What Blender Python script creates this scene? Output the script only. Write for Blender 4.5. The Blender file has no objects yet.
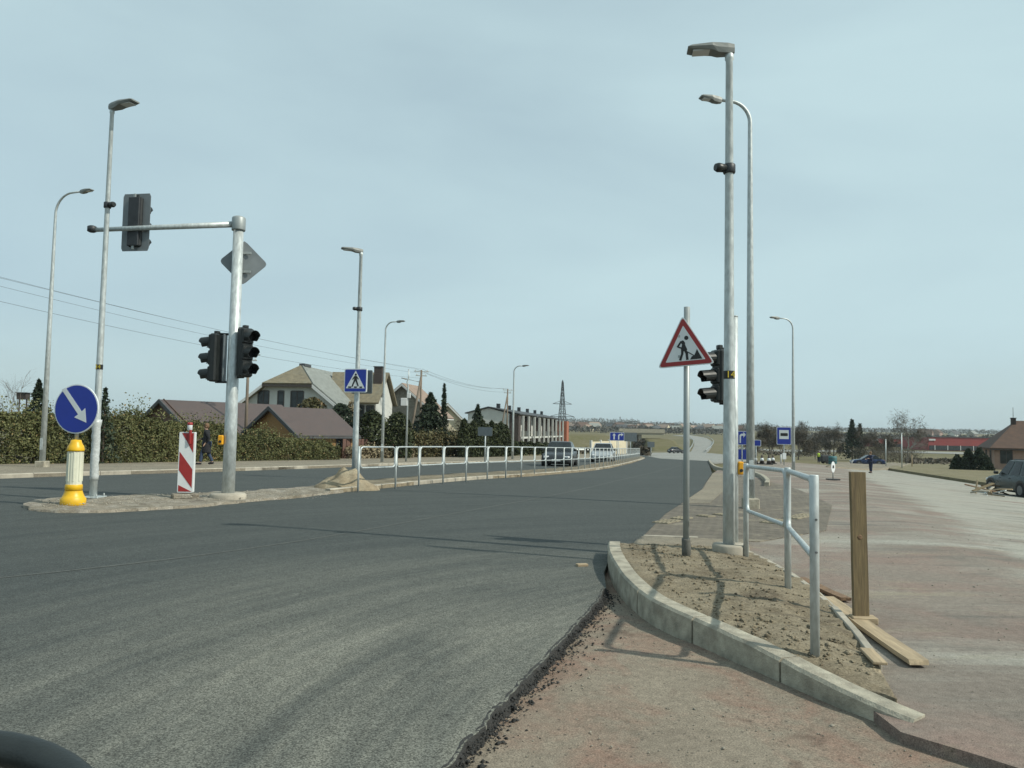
import bpy, bmesh, math, random
import numpy as np
from mathutils import Vector, Matrix, noise

S = bpy.context.scene
COL = S.collection
R = math.radians
rnd = random.Random(7)

# ------------------------------------------------------------------ camera
W_PX, H_PX, F_PX = 1024, 768, 769.0
PITCH, ROLL, EYE = math.atan(46 / 769.0), R(1.0), 1.55
_F = Vector((0, math.cos(PITCH), math.sin(PITCH)))
_U0 = Vector((0, -math.sin(PITCH), math.cos(PITCH)))
_R0 = Vector((1, 0, 0))
_U = _U0 * math.cos(ROLL) - _R0 * math.sin(ROLL)
_R = _R0 * math.cos(ROLL) + _U0 * math.sin(ROLL)
CAM = Vector((0, 0, EYE))
cd = bpy.data.cameras.new('camera')
cam = bpy.data.objects.new('camera', cd)
COL.objects.link(cam)
m = Matrix.Identity(4)
for i, v in enumerate((_R, _U, -_F)):
    m[0][i], m[1][i], m[2][i] = v
m[0][3], m[1][3], m[2][3] = CAM
cam.matrix_world = m
cd.sensor_width = 36.0
cd.lens = F_PX / W_PX * 36.0
cd.clip_start, cd.clip_end = 0.05, 12000
S.camera = cam

# ------------------------------------------------------------------ light
SUN_TO = Vector((0.93, -0.37, 0)).normalized()
SUN_EL = R(42)
sdir = Vector((SUN_TO.x * math.cos(SUN_EL), SUN_TO.y * math.cos(SUN_EL), math.sin(SUN_EL)))
sl = bpy.data.lights.new('sun', 'SUN')
sl.energy, sl.angle, sl.color = 4.0, R(0.9), (1.0, 0.96, 0.83)
so = bpy.data.objects.new('sun', sl)
COL.objects.link(so)
so.rotation_euler = (-sdir).to_track_quat('-Z', 'Y').to_euler()
so.location = sdir * 60

W = bpy.data.worlds.new('World')
S.world = W
W.use_nodes = True
wn, wl = W.node_tree.nodes, W.node_tree.links
wn.clear()
def wnode(t, **k):
    n = wn.new(t)
    for a, b in k.items(): setattr(n, a, b)
    return n
out = wnode('ShaderNodeOutputWorld')
bg = wnode('ShaderNodeBackground'); bg.inputs[1].default_value = 0.095
sky = wnode('ShaderNodeTexSky'); sky.sky_type = 'NISHITA'; sky.sun_disc = False
sky.sun_elevation = SUN_EL
sky.sun_rotation = math.atan2(SUN_TO.x, SUN_TO.y)
sky.air_density, sky.dust_density, sky.ozone_density = 1.0, 1.6, 1.4
tc = wnode('ShaderNodeTexCoord')
mp = wnode('ShaderNodeMapping'); mp.inputs['Scale'].default_value = (1.0, 1.0, 3.2); mp.inputs['Rotation'].default_value = (0.10, 0.22, 0.3)
n1 = wnode('ShaderNodeTexNoise'); n1.inputs['Scale'].default_value = 1.25; n1.inputs['Detail'].default_value = 5.0; n1.inputs['Roughness'].default_value = .48; n1.inputs['Distortion'].default_value = .35
rp = wnode('ShaderNodeValToRGB')
rp.color_ramp.elements[0].position, rp.color_ramp.elements[0].color = 0.32, (0.62, 0.62, 0.62, 1)
rp.color_ramp.elements[1].position, rp.color_ramp.elements[1].color = 0.68, (0.95, 0.95, 0.95, 1)
mx = wnode('ShaderNodeMix', data_type='RGBA')
mx.inputs[7].default_value = (5.95, 7.85, 8.3, 1)          # thin high veil of cloud
wl.new(tc.outputs['Generated'], mp.inputs['Vector']); wl.new(mp.outputs[0], n1.inputs['Vector'])
wl.new(n1.outputs['Fac'], rp.inputs[0]); wl.new(rp.outputs[0], mx.inputs[0])
wl.new(sky.outputs[0], mx.inputs[6]); wl.new(mx.outputs[2], bg.inputs[0]); wl.new(bg.outputs[0], out.inputs[0])

S.view_settings.view_transform = 'Standard'
S.view_settings.look = 'None'
S.view_settings.gamma = 1.0
S.view_settings.exposure = 0.0
S.view_settings.use_curve_mapping = False
S.render.engine = 'CYCLES'

# ------------------------------------------------------------------ terrain function, pixel -> place
AY = [-400, 18, 26, 40, 235, 275, 330, 420, 600, 900, 1500, 4000]
AZ = [0, 0, -.10, -.40, -4.3, -4.6, -4.2, -2.6, -.2, 3.5, 11.0, 20.0]
BT, BZ = [-3000, 3, 13, 3000], [0, 0, -.8, -.8]
def lerp_tab(v, xs, ys):
    if v <= xs[0]: return ys[0]
    for i in range(len(xs) - 1):
        if v <= xs[i + 1]:
            return ys[i] + (ys[i + 1] - ys[i]) * (v - xs[i]) / (xs[i + 1] - xs[i])
    return ys[-1]
def G(x, y):
    return lerp_tab(y, AY, AZ) + lerp_tab(x - .3 * y, BT, BZ)
def ray(px, py):
    return (_F * F_PX + _R * (px - 512) - _U * (py - 384)).normalized()
def P(px, py, off=0.0):
    """the place where the ground (raised by off) is seen at this pixel"""
    d = ray(px, py)
    t0, step = 0.5, 0.5
    f0 = 1
    while t0 < 5000:
        t1 = t0 + step
        p = CAM + d * t1
        if p.z < G(p.x, p.y) + off:
            lo, hi = t0, t1
            for _ in range(40):
                mid = (lo + hi) / 2
                q = CAM + d * mid
                if q.z < G(q.x, q.y) + off: hi = mid
                else: lo = mid
            q = CAM + d * hi
            return Vector((q.x, q.y, G(q.x, q.y) + off))
        t0 = t1
        step = max(.5, t0 * .02)
    q = CAM + d * 3000
    return q
def at(px, py, Y):
    d = ray(px, py)
    return CAM + d * (Y / d.y)
def on(px, Y, off=0.0):
    """a ground point at depth Y under pixel column px"""
    p = at(px, 430 + (px - 512) * .0175, Y)
    return Vector((p.x, Y, G(p.x, Y) + off))

# ------------------------------------------------------------------ materials
MATS = {}
class NT:
    def __init__(s, name):
        s.m = bpy.data.materials.new(name); s.m.use_nodes = True
        s.n, s.l = s.m.node_tree.nodes, s.m.node_tree.links
        s.b = s.n['Principled BSDF']
        MATS[name] = s.m
    def node(s, t, **k):
        n = s.n.new(t)
        for a, b in k.items(): setattr(n, a, b)
        return n
    def link(s, a, b): s.l.new(a, b)
    def pos(s): return s.node('ShaderNodeNewGeometry').outputs['Position']
    def obj(s): return s.node('ShaderNodeTexCoord').outputs['Object']
    def noise(s, vec, scale, detail=3, rough=.55, dist=0):
        n = s.node('ShaderNodeTexNoise')
        n.inputs['Scale'].default_value = scale; n.inputs['Detail'].default_value = detail
        n.inputs['Roughness'].default_value = rough; n.inputs['Distortion'].default_value = dist
        s.link(vec, n.inputs['Vector'])
        return n.outputs['Fac']
    def ramp(s, fac, a, b, lo=0.0, hi=1.0):
        n = s.node('ShaderNodeMapRange')
        n.inputs[1].default_value, n.inputs[2].default_value = a, b
        n.inputs[3].default_value, n.inputs[4].default_value = lo, hi
        s.link(fac, n.inputs[0])
        return n.outputs[0]
    def mix(s, fac, a, b, mode='MIX'):
        n = s.node('ShaderNodeMix', data_type='RGBA', blend_type=mode)
        for sock, v in ((n.inputs[0], fac), (n.inputs[6], a), (n.inputs[7], b)):
            if isinstance(v, (int, float)): sock.default_value = v
            elif isinstance(v, tuple): sock.default_value = v + (1,) if len(v) == 3 else v
            else: s.link(v, sock)
        return n.outputs[2]
    def math(s, op, a, b=None):
        n = s.node('ShaderNodeMath', operation=op)
        for i, v in enumerate((a, b)):
            if v is None: continue
            if isinstance(v, (int, float)): n.inputs[i].default_value = v
            else: s.link(v, n.inputs[i])
        return n.outputs[0]
    def scalevec(s, vec, sc):
        n = s.node('ShaderNodeVectorMath', operation='MULTIPLY'); s.link(vec, n.inputs[0]); n.inputs[1].default_value = sc
        return n.outputs[0]
    def bump(s, h, strength=.3, dist=.01):
        n = s.node('ShaderNodeBump'); n.inputs['Strength'].default_value = strength; n.inputs['Distance'].default_value = dist
        s.link(h, n.inputs['Height']); s.link(n.outputs[0], s.b.inputs['Normal'])
    def col(s, c):
        if isinstance(c, tuple): s.b.inputs['Base Color'].default_value = c + (1,)
        else: s.link(c, s.b.inputs['Base Color'])
    def val(s, name, v):
        if isinstance(v, (int, float)): s.b.inputs[name].default_value = v
        else: s.link(v, s.b.inputs[name])

def simple(name, c, rough=.6, metal=0.0, var=.15, scale=6.0, bump=0.0, bscale=60.0, stretch=None, dirt=None):
    t = NT(name)
    v = t.obj()
    if stretch: v = t.scalevec(v, stretch)
    f = t.noise(v, scale, 4)
    lo = tuple(x * (1 - var) for x in c); hi = tuple(min(.95, x * (1 + var)) for x in c)
    cc = t.mix(t.ramp(f, .3, .7), lo, hi)
    if dirt:
        g = t.noise(v, scale * .35, 5, .65)
        cc = t.mix(t.ramp(g, .52, .72, 0, .75), cc, dirt)
    t.col(cc)
    t.val('Roughness', t.ramp(f, .2, .8, max(0, rough - .1), min(1, rough + .1))); t.val('Metallic', metal)
    if bump: t.bump(t.noise(v, bscale, 3), bump, .01)
    return t.m

def leafmat(name, dark, light, dry=None):
    t = NT(name)
    a = t.node('ShaderNodeAttribute'); a.attribute_name = 'tint'
    f = t.noise(t.pos(), .9, 3)
    f2 = t.noise(t.pos(), .35, 3)
    k = t.math('ADD', t.math('MULTIPLY', a.outputs['Fac'], .42), t.math('ADD', t.math('MULTIPLY', f, .4), t.math('SUBTRACT', t.math('MULTIPLY', f2, .6), .2)))
    c = t.mix(t.ramp(k, .15, .85), dark, light)
    if dry: c = t.mix(t.math('GREATER_THAN', a.outputs['Fac'], .945), c, dry)
    t.col(c); t.val('Roughness', .65)
    t.val('Specular IOR Level', .25)
    return t.m

# metals, paints
simple('galvanised', (.47, .51, .51), .48, .35, .22, 22, .12, 40, (1, 1, .35), (.36, .38, .37))
simple('galvanised_dark', (.30, .33, .33), .5, .35, .12, 5, .1, 40)
simple('lamp_grey', (.20, .21, .20), .55, .2, .1, 9)
simple('black_plastic', (.012, .015, .015), .45, 0, .3, 9)
simple('dark_steel', (.035, .04, .045), .5, .3, .2, 9)
simple('lens_dark', (.02, .02, .022), .12, 0, .2, 5)
simple('sign_back', (.17, .19, .20), .5, .3, .12, 5)
simple('sign_white', (.66, .69, .70), .45, 0, .05, 5)
simple('sign_blue', (.012, .035, .30), .4, 0, .06, 5)
simple('sign_red', (.30, .025, .025), .45, 0, .1, 6)
simple('sign_black', (.012, .012, .012), .5, 0, .1, 5)
simple('sticker_yellow', (.55, .42, .03), .5, 0, .05, 5)
simple('yellow_plastic', (.72, .42, .010), .42, 0, .1, 6, 0, 60, None, (.50, .31, .03))
simple('amber_plastic', (.70, .33, .01), .4, 0, .08, 6)
simple('cream_plastic', (.62, .62, .50), .4, 0, .08, 5, 0, 60, None, (.44, .42, .33))
simple('white_film', (.47, .50, .50), .35, 0, .15, 25, .6, 30)
simple('grey_sleeve', (.10, .10, .09), .8, 0, .25, 20, .3, 40)
# stone, wood, building
simple('concrete', (.335, .31, .245), .88, 0, .32, 9, .7, 80, None, (.20, .17, .13))
simple('concrete_dusty', (.36, .33, .27), .9, 0, .22, 4, .5, 60, None, (.20, .18, .15))
simple('tactile', (.22, .195, .14), .9, 0, .3, 6, .4, 40, None, (.15, .13, .10))
simple('wood_stake', (.16, .118, .06), .75, 0, .35, 8, .35, 20, (6, 6, .5), (.10, .07, .04))
simple('wood_plank', (.36, .28, .18), .8, 0, .28, 5, .4, 25, (.6, 8, 8), (.22, .17, .11))
simple('wood_cut', (.17, .105, .06), .85, 0, .4, 40, .3, 40)
simple('wood_wall', (.26, .15, .06), .75, 0, .25, 4, 0, 60, (1, 1, 9))
simple('brown_brick', (.11, .065, .045), .85, 0, .25, 6)
simple('roof_brown', (.088, .064, .058), .55, .1, .12, 3)
simple('roof_tan', (.175, .15, .10), .85, 0, .25, 3, .3, 8, (1, 1, 1), (.16, .16, .13))
simple('roof_grey', (.20, .215, .20), .8, 0, .25, 3, .3, 8)
simple('roof_red', (.18, .055, .04), .8, 0, .2, 3)
simple('roof_dusty', (.25, .185, .145), .85, 0, .2, 3)
simple('roof_dark', (.055, .06, .065), .7, 0, .2, 3)
simple('roof_chestnut', (.085, .05, .035), .8, 0, .25, 2)
simple('wall_white', (.52, .53, .50), .85, 0, .08, 1, 0, 60, None, (.43, .43, .40))
simple('wall_stone', (.24, .22, .18), .9, 0, .3, 4)
simple('wall_cream', (.58, .52, .38), .85, 0, .1, 1)
simple('wall_pink', (.30, .20, .155), .85, 0, .15, 3)
simple('brick_dark', (.055, .042, .038), .85, 0, .2, 5)
simple('brick_orange', (.32, .11, .06), .85, 0, .15, 3)
simple('frame_dark', (.05, .04, .035), .5, 0, .15, 5)
simple('frame_white', (.55, .56, .55), .5, 0, .06, 5)
simple('warehouse_red', (.24, .032, .03), .6, 0, .15, .3)
simple('utility_wood', (.16, .13, .10), .85, 0, .3, 3, 0, 60, (3, 3, .3))
simple('cable_black', (.03, .03, .03), .6, 0, .1, 3)
simple('fence_brown', (.12, .065, .05), .8, 0, .3, 4, 0, 60, (1, 1, 5))
simple('bark', (.07, .055, .04), .9, 0, .3, 4)
simple('twig', (.14, .12, .10), .9, 0, .25, 2)
simple('birch', (.30, .28, .25), .85, 0, .3, 3)
def glass(name, c, rough=.06):
    t = NT(name); v = t.obj()
    t.col(t.mix(t.ramp(t.noise(v, 1.5, 2), .4, .6), tuple(x * .6 for x in c), c)); t.val('Roughness', rough); t.val('Metallic', 0.0)
    t.val('Specular IOR Level', .35)
glass('window_glass', (.045, .055, .06))
glass('car_glass', (.02, .026, .028))
simple('car_dark', (.045, .05, .055), .28, .4, .05, 2)
simple('car_silver', (.42, .44, .45), .3, .45, .05, 2)
simple('car_blue', (.020, .035, .085), .28, .3, .05, 2)
simple('car_green_grey', (.055, .07, .07), .3, .4, .05, 2, 0, 60, None, (.085, .09, .085))
simple('tyre', (.018, .018, .018), .9, 0, .2, 9)
simple('rim', (.15, .155, .16), .4, .5, .1, 9)
simple('headlamp', (.62, .65, .66), .15, 0, .05, 9)
simple('taillamp', (.25, .012, .012), .2, 0, .1, 9)
simple('skin', (.42, .27, .20), .6, 0, .08, 9)
simple('hair_brown', (.14, .08, .04), .7, 0, .2, 30)
simple('cloth_black', (.012, .013, .016), .9, 0, .25, 15)
simple('cloth_jeans', (.035, .055, .10), .9, 0, .2, 15)
simple('cloth_navy', (.015, .022, .05), .9, 0, .2, 15)
simple('cloth_vest', (.50, .68, .05), .7, 0, .1, 15)
simple('cloth_teal', (.04, .14, .15), .7, 0, .15, 5)
simple('leather_black', (.014, .018, .018), .5, 0, .2, 30, .1, 200)
leafmat('leaf_hedge', (.042, .052, .022), (.175, .178, .072), (.25, .19, .09))
leafmat('leaf_conifer', (.012, .022, .014), (.045, .062, .032))
leafmat('leaf_thuja', (.014, .024, .012), (.06, .07, .026))
leafmat('leaf_olive', (.04, .04, .018), (.13, .115, .05), (.17, .12, .06))
leafmat('leaf_brown', (.035, .030, .023), (.115, .098, .07))
leafmat('leaf_dry', (.16, .13, .08), (.34, .29, .19))
leafmat('leaf_far', (.040, .042, .038), (.10, .092, .075))

def ground_mats():
    # new asphalt, dust laid in the wheel arcs of turning traffic
    t = NT('asphalt_new'); p = t.pos()
    sp = t.node('ShaderNodeSeparateXYZ'); t.link(p, sp.inputs[0])
    dx = t.math('SUBTRACT', sp.outputs[0], 4.8); dy = t.math('SUBTRACT', sp.outputs[1], 3.2)
    rr = t.math('SQRT', t.math('ADD', t.math('MULTIPLY', dx, dx), t.math('MULTIPLY', dy, dy)))
    th = t.math('ARCTAN2', dy, dx)
    cv = t.node('ShaderNodeCombineXYZ'); t.link(t.math('MULTIPLY', rr, 1.7), cv.inputs[0]); t.link(t.math('MULTIPLY', th, 1.5), cv.inputs[1])
    streak = t.noise(cv.outputs[0], 1.5, 6, .66, .35)
    cv2 = t.node('ShaderNodeCombineXYZ'); t.link(t.math('MULTIPLY', rr, 9.0), cv2.inputs[0]); t.link(t.math('MULTIPLY', th, 2.0), cv2.inputs[1])
    fine = t.noise(cv2.outputs[0], 1.0, 4, .6, .4)
    patch = t.noise(p, .55, 5, .6, .5)
    ex = t.math('DIVIDE', t.math('SUBTRACT', sp.outputs[0], .1), 3.1); ey = t.math('DIVIDE', t.math('SUBTRACT', sp.outputs[1], 4.0), 4.2)
    blob = t.math('SQRT', t.math('ADD', t.math('MULTIPLY', ex, ex), t.math('MULTIPLY', ey, ey)))
    blob = t.math('ADD', blob, t.math('MULTIPLY', t.math('SUBTRACT', patch, .5), .9))
    where = t.ramp(blob, .45, 1.7, 1.0, .06)
    mk = t.math('MULTIPLY', where, t.ramp(t.math('ADD', t.math('MULTIPLY', streak, .72), t.math('MULTIPLY', patch, .28)), .36, .62, .28, 1.0))
    mk = t.math('MULTIPLY', mk, t.ramp(fine, .3, .65, .72, 1.0))
    g1 = t.noise(p, 105, 2, .7); g2 = t.noise(p, 9, 4, .6)
    vo = t.node('ShaderNodeTexVoronoi'); vo.inputs['Scale'].default_value = 135; t.link(p, vo.inputs['Vector'])
    vsep = t.node('ShaderNodeSeparateColor'); t.link(vo.outputs['Color'], vsep.inputs[0])
    base = t.mix(t.ramp(t.math('ADD', t.math('MULTIPLY', streak, .6), t.math('ADD', t.math('MULTIPLY', fine, .2), t.math('MULTIPLY', patch, .2))), .34, .66), (.040, .047, .046), (.062, .070, .067))
    c = t.mix(t.math('MULTIPLY', mk, .78), base, (.215, .210, .172))
    c = t.mix(1.0, c, t.mix(vsep.outputs[0], (.40, .40, .40), (1.58, 1.58, 1.58)), 'MULTIPLY')
    c = t.mix(1.0, c, t.mix(t.ramp(g1, .3, .7), (.74, .74, .74), (1.26, 1.26, 1.26)), 'MULTIPLY')
    vp = t.node('ShaderNodeTexVoronoi'); vp.inputs['Scale'].default_value = 38; t.link(p, vp.inputs['Vector'])
    c = t.mix(t.ramp(vp.outputs['Distance'], .10, .24, .8, 0), c, (.02, .022, .021))
    c = t.mix(1.0, c, t.mix(t.ramp(g2, .3, .7), (.88, .88, .88), (1.1, 1.1, 1.1)), 'MULTIPLY')
    t.col(c); t.val('Roughness', .85); t.val('Specular IOR Level', .3)
    t.bump(t.math('ADD', t.math('MULTIPLY', vsep.outputs[0], .7), g1), .25, .006)

    def loose(name, a, b, pink, dark, gs=70, patchs=.6, pinkamt=.8, darkamt=.6, worn=False):
        t = NT(name); p = t.pos()
        q = t.noise(p, patchs, 5, .6, .4); q2 = t.noise(t.scalevec(p, (1, 1, 1)), patchs * 2.3, 5, .65, .6)
        q3 = t.noise(p, patchs * 1.4, 4, .6, 1.0)
        c = t.mix(t.ramp(q, .35, .65), a, b)
        c = t.mix(t.ramp(q2, .45, .68, 0, pinkamt), c, pink)
        c = t.mix(t.ramp(q3, .57, .70, 0, darkamt), c, dark)
        if worn:      # cement-pale wear in long drifts, tyre bands, and a paler far lane
            sp = t.node('ShaderNodeSeparateXYZ'); t.link(p, sp.inputs[0])
            al = t.math('SUBTRACT', sp.outputs[0], t.math('MULTIPLY', sp.outputs[1], .40))
            w1 = t.noise(t.scalevec(p, (.25, .9, 1)), .55, 5, .65, .6); w2 = t.noise(t.scalevec(p, (.5, 2.4, 1)), .8, 5, .65, .4)
            lane = t.math('MULTIPLY', t.ramp(t.math('ADD', al, t.math('MULTIPLY', w2, 1.6)), 3.1, 3.9, 0, 1), t.ramp(sp.outputs[1], 6, 10, 0, 1))
            c = t.mix(t.ramp(t.math('ADD', t.math('MULTIPLY', w1, .9), t.math('MULTIPLY', lane, .16)), .44, .58, 0, .85), c, (.32, .315, .275))
            c = t.mix(t.ramp(w2, .54, .68, 0, .75), c, (.115, .112, .10))
            c = t.mix(t.ramp(w2, .30, .42, .45, 0), c, (.31, .285, .20))
        g1 = t.noise(p, gs * 1.7, 3, .75); g2 = t.noise(p, gs * .25, 3, .6)
        c = t.mix(1.0, c, t.mix(t.ramp(g1, .3, .7), (.50, .50, .50), (1.48, 1.48, 1.48)), 'MULTIPLY')
        c = t.mix(1.0, c, t.mix(t.ramp(g2, .3, .7), (.84, .84, .84), (1.14, 1.14, 1.14)), 'MULTIPLY')
        vo = t.node('ShaderNodeTexVoronoi'); vo.inputs['Scale'].default_value = gs * .22; t.link(p, vo.inputs['Vector'])
        c = t.mix(t.ramp(vo.outputs['Distance'], .05, .16, .75, 0.0), c, (.05, .045, .04))
        t.col(c); t.val('Roughness', .92); t.val('Specular IOR Level', .2)
        t.bump(t.math('ADD', g1, t.math('MULTIPLY', g2, 1.2)), .4, .010)
    loose('roadbase', (.235, .203, .158), (.188, .158, .124), (.222, .142, .108), (.105, .072, .056), 60, .65, .95, .85)
    loose('milled_surface', (.185, .160, .136), (.225, .196, .166), (.225, .155, .130), (.120, .105, .092), 75, .32, .75, .5, True)
    loose('soil', (.205, .174, .122), (.150, .123, .084), (.27, .232, .170), (.085, .068, .048), 40, 1.6, .6, .75)
    loose('dust_path', (.255, .225, .172), (.195, .175, .138), (.20, .17, .13), (.11, .10, .08), 40, .5)
    loose('old_road', (.27, .275, .26), (.22, .225, .21), (.29, .28, .25), (.16, .16, .15), 20, .12)
    loose('rubble_soil', (.25, .22, .175), (.16, .14, .105), (.31, .29, .25), (.09, .075, .06), 30, 1.6)
    loose('dry_grass', (.19, .165, .10), (.15, .135, .075), (.22, .19, .13), (.09, .085, .045), 12, .4, .7, .6)
    loose('sand', (.30, .25, .175), (.24, .195, .13), (.33, .29, .21), (.17, .13, .09), 45, 1.5)
    # block paving, still dusted with jointing sand
    t = NT('block_paving'); p = t.pos()
    mp = t.node('ShaderNodeMapping'); mp.inputs['Rotation'].default_value = (0, 0, R(62)); t.link(p, mp.inputs[0])
    br = t.node('ShaderNodeTexBrick'); br.inputs['Scale'].default_value = 1.0; br.inputs['Brick Width'].default_value = .2; br.inputs['Row Height'].default_value = .1
    br.inputs['Mortar Size'].default_value = .006; br.inputs['Bias'].default_value = -.2
    br.inputs['Color1'].default_value = (.085, .073, .058, 1); br.inputs['Color2'].default_value = (.125, .105, .083, 1); br.inputs['Mortar'].default_value = (.20, .17, .12, 1)
    t.link(mp.outputs[0], br.inputs[0])
    f = t.noise(p, 1.3, 5, .65, .5); f2 = t.noise(t.scalevec(p, (1, 3, 1)), .9, 4, .6)
    c = t.mix(t.ramp(f, .55, .70, 0, .75), br.outputs[0], (.29, .25, .18))
    c = t.mix(t.ramp(f2, .5, .7, 0, .45), c, (.20, .175, .14))
    c = t.mix(1.0, c, t.mix(t.ramp(t.noise(p, 50, 3, .7), .3, .7), (.7, .7, .7), (1.3, 1.3, 1.3)), 'MULTIPLY')
    t.col(c); t.val('Roughness', .9); t.bump(br.outputs['Fac'], -.4, .01)
    # fields and verges: old winter grass over earth
    t = NT('winter_grass'); p = t.pos()
    a = t.noise(p, .035, 5, .6); b = t.noise(p, .6, 5, .65); d = t.noise(t.scalevec(p, (1, 1, .3)), 7, 4, .7)
    c = t.mix(t.ramp(a, .38, .62), (.118, .110, .052), (.160, .138, .085))
    c = t.mix(t.ramp(b, .5, .7, 0, .7), c, (.19, .165, .115))
    c = t.mix(1.0, c, t.mix(t.ramp(d, .3, .7), (.65, .65, .65), (1.35, 1.35, 1.35)), 'MULTIPLY')
    t.col(c); t.val('Roughness', .95); t.val('Specular IOR Level', .15); t.bump(d, .6, .06)
ground_mats()

# ------------------------------------------------------------------ mesh helpers
def link(o):
    COL.objects.link(o); return o
def frame_z(d):
    d = d.normalized()
    a = Vector((0, 0, 1)) if abs(d.z) < .95 else Vector((1, 0, 0))
    x = a.cross(d).normalized()
    return x, d.cross(x).normalized(), d
class MB:
    def __init__(s): s.v, s.f, s.sm = [], [], []
    def add(s, vs, fs, smooth=False):
        o = len(s.v)
        s.v += [tuple(v) for v in vs]
        s.f += [tuple(i + o for i in f) for f in fs]
        s.sm += [smooth] * len(fs)
        return s
    def box(s, c, size, rot=None, bev=0.0):
        hx, hy, hz = size[0] / 2, size[1] / 2, size[2] / 2
        c = Vector(c)
        if bev <= 0:
            vs = [Vector((x, y, z)) for z in (-hz, hz) for x, y in ((-hx, -hy), (hx, -hy), (hx, hy), (-hx, hy))]
            fs = [(3, 2, 1, 0), (4, 5, 6, 7), (0, 1, 5, 4), (1, 2, 6, 5), (2, 3, 7, 6), (3, 0, 4, 7)]
        else:
            b = bev
            def ring(z, i): return [Vector((x, y, z)) for x, y in ((-hx + i, -hy + i), (hx - i, -hy + i), (hx - i, hy - i), (-hx + i, hy - i))]
            def ring8(z): return [Vector((x, y, z)) for x, y in ((-hx + b, -hy), (hx - b, -hy), (hx, -hy + b), (hx, hy - b), (hx - b, hy), (-hx + b, hy), (-hx, hy - b), (-hx, -hy + b))]
            vs = ring(-hz, b) + ring8(-hz + b) + ring8(hz - b) + ring(hz, b)
            fs = [(3, 2, 1, 0), (20, 21, 22, 23)]
            for i in range(8): fs.append((4 + i, 4 + (i + 1) % 8, 12 + (i + 1) % 8, 12 + i))
            for i in range(4):
                fs.append((i, (i + 1) % 4, 4 + (2 * i + 1), 4 + 2 * i)); fs.append(((i + 1) % 4, 4 + (2 * i + 2) % 8, 4 + 2 * i + 1))
                fs.append((12 + 2 * i, 12 + 2 * i + 1, 20 + (i + 1) % 4, 20 + i)); fs.append((12 + 2 * i + 1, 12 + (2 * i + 2) % 8, 20 + (i + 1) % 4))
        if rot is not None: vs = [rot @ v for v in vs]
        return s.add([v + c for v in vs], fs)
    def tube(s, pts, rad, n=10, closed=False, caps=True, smooth=True):
        pts = [Vector(p) for p in pts]
        k = len(pts)
        if not isinstance(rad, (list, tuple)): rad = [rad] * k
        vs = []
        prev = None
        for i, p in enumerate(pts):
            if closed: d = pts[(i + 1) % k] - pts[i - 1]
            else: d = pts[min(i + 1, k - 1)] - pts[max(i - 1, 0)]
            if prev is None: x, y, z = frame_z(d)
            else:
                z = d.normalized(); x = (prev - z * prev.dot(z)).normalized(); y = z.cross(x)
            prev = x
            for j in range(n):
                a = 2 * math.pi * j / n
                vs.append(p + (x * math.cos(a) + y * math.sin(a)) * rad[i])
        fs = []
        for i in range(k if closed else k - 1):
            for j in range(n):
                fs.append((i * n + j, i * n + (j + 1) % n, ((i + 1) % k) * n + (j + 1) % n, ((i + 1) % k) * n + j))
        s.add(vs, fs, smooth)
        if caps and not closed:
            o = len(s.v) - len(vs)
            s.f += [tuple(o + j for j in reversed(range(n))), tuple(o + (k - 1) * n + j for j in range(n))]
            s.sm += [False, False]
        return s
    def lathe(s, prof, n=20, c=(0, 0, 0), smooth=True):
        c = Vector(c)
        vs = [c + Vector((r * math.cos(2 * math.pi * j / n), r * math.sin(2 * math.pi * j / n), z)) for r, z in prof for j in range(n)]
        fs = [(i * n + j, i * n + (j + 1) % n, (i + 1) * n + (j + 1) % n, (i + 1) * n + j) for i in range(len(prof) - 1) for j in range(n)]
        s.add(vs, fs, smooth)
        o = len(s.v) - len(vs)
        s.f += [tuple(o + j for j in reversed(range(n))), tuple(o + (len(prof) - 1) * n + j for j in range(n))]
        s.sm += [False, False]
        return s
    def prism(s, poly, fr, t0, t1):
        """poly in (u,v), fr = (origin, U, V, N): thickness from t0 to t1 along N"""
        o, U, V, N = fr
        k = len(poly)
        vs = [o + U * u + V * v + N * t0 for u, v in poly] + [o + U * u + V * v + N * t1 for u, v in poly]
        fs = [tuple(reversed(range(k))), tuple(range(k, 2 * k))] + [(i, (i + 1) % k, k + (i + 1) % k, k + i) for i in range(k)]
        return s.add(vs, fs)
    def build(s, name, mat, parent=None, fix=True):
        me = bpy.data.meshes.new(name)
        me.from_pydata(s.v, [], s.f)
        me.polygons.foreach_set('use_smooth', s.sm)
        if fix:
            bm = bmesh.new(); bm.from_mesh(me); bmesh.ops.delete(bm, geom=[v for v in bm.verts if not v.link_faces], context='VERTS'); bmesh.ops.recalc_face_normals(bm, faces=bm.faces); bm.to_mesh(me); bm.free()
        if not fix:
            bm = bmesh.new(); bm.from_mesh(me); bmesh.ops.delete(bm, geom=[v for v in bm.verts if not v.link_faces], context='VERTS'); bm.to_mesh(me); bm.free()
        me.materials.append(MATS[mat])
        o = link(bpy.data.objects.new(name, me))
        if parent: o.parent = parent
        return o
def tag(o, label, cat, group=None, kind=None):
    if label: o['label'] = label
    if cat: o['category'] = cat
    if group: o['group'] = group
    if kind: o['kind'] = kind
    return o
def empty(name, loc, rz=0.0, label=None, cat=None, group=None):
    o = link(bpy.data.objects.new(name, None))
    o.location = loc; o.rotation_euler = (0, 0, rz); o.empty_display_size = .2
    return tag(o, label, cat, group)
def copy_tree(o, parent=None):
    c = o.copy(); COL.objects.link(c); c.parent = parent
    for ch in [x for x in bpy.data.objects if x.parent == o]: copy_tree(ch, c)
    return c
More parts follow.
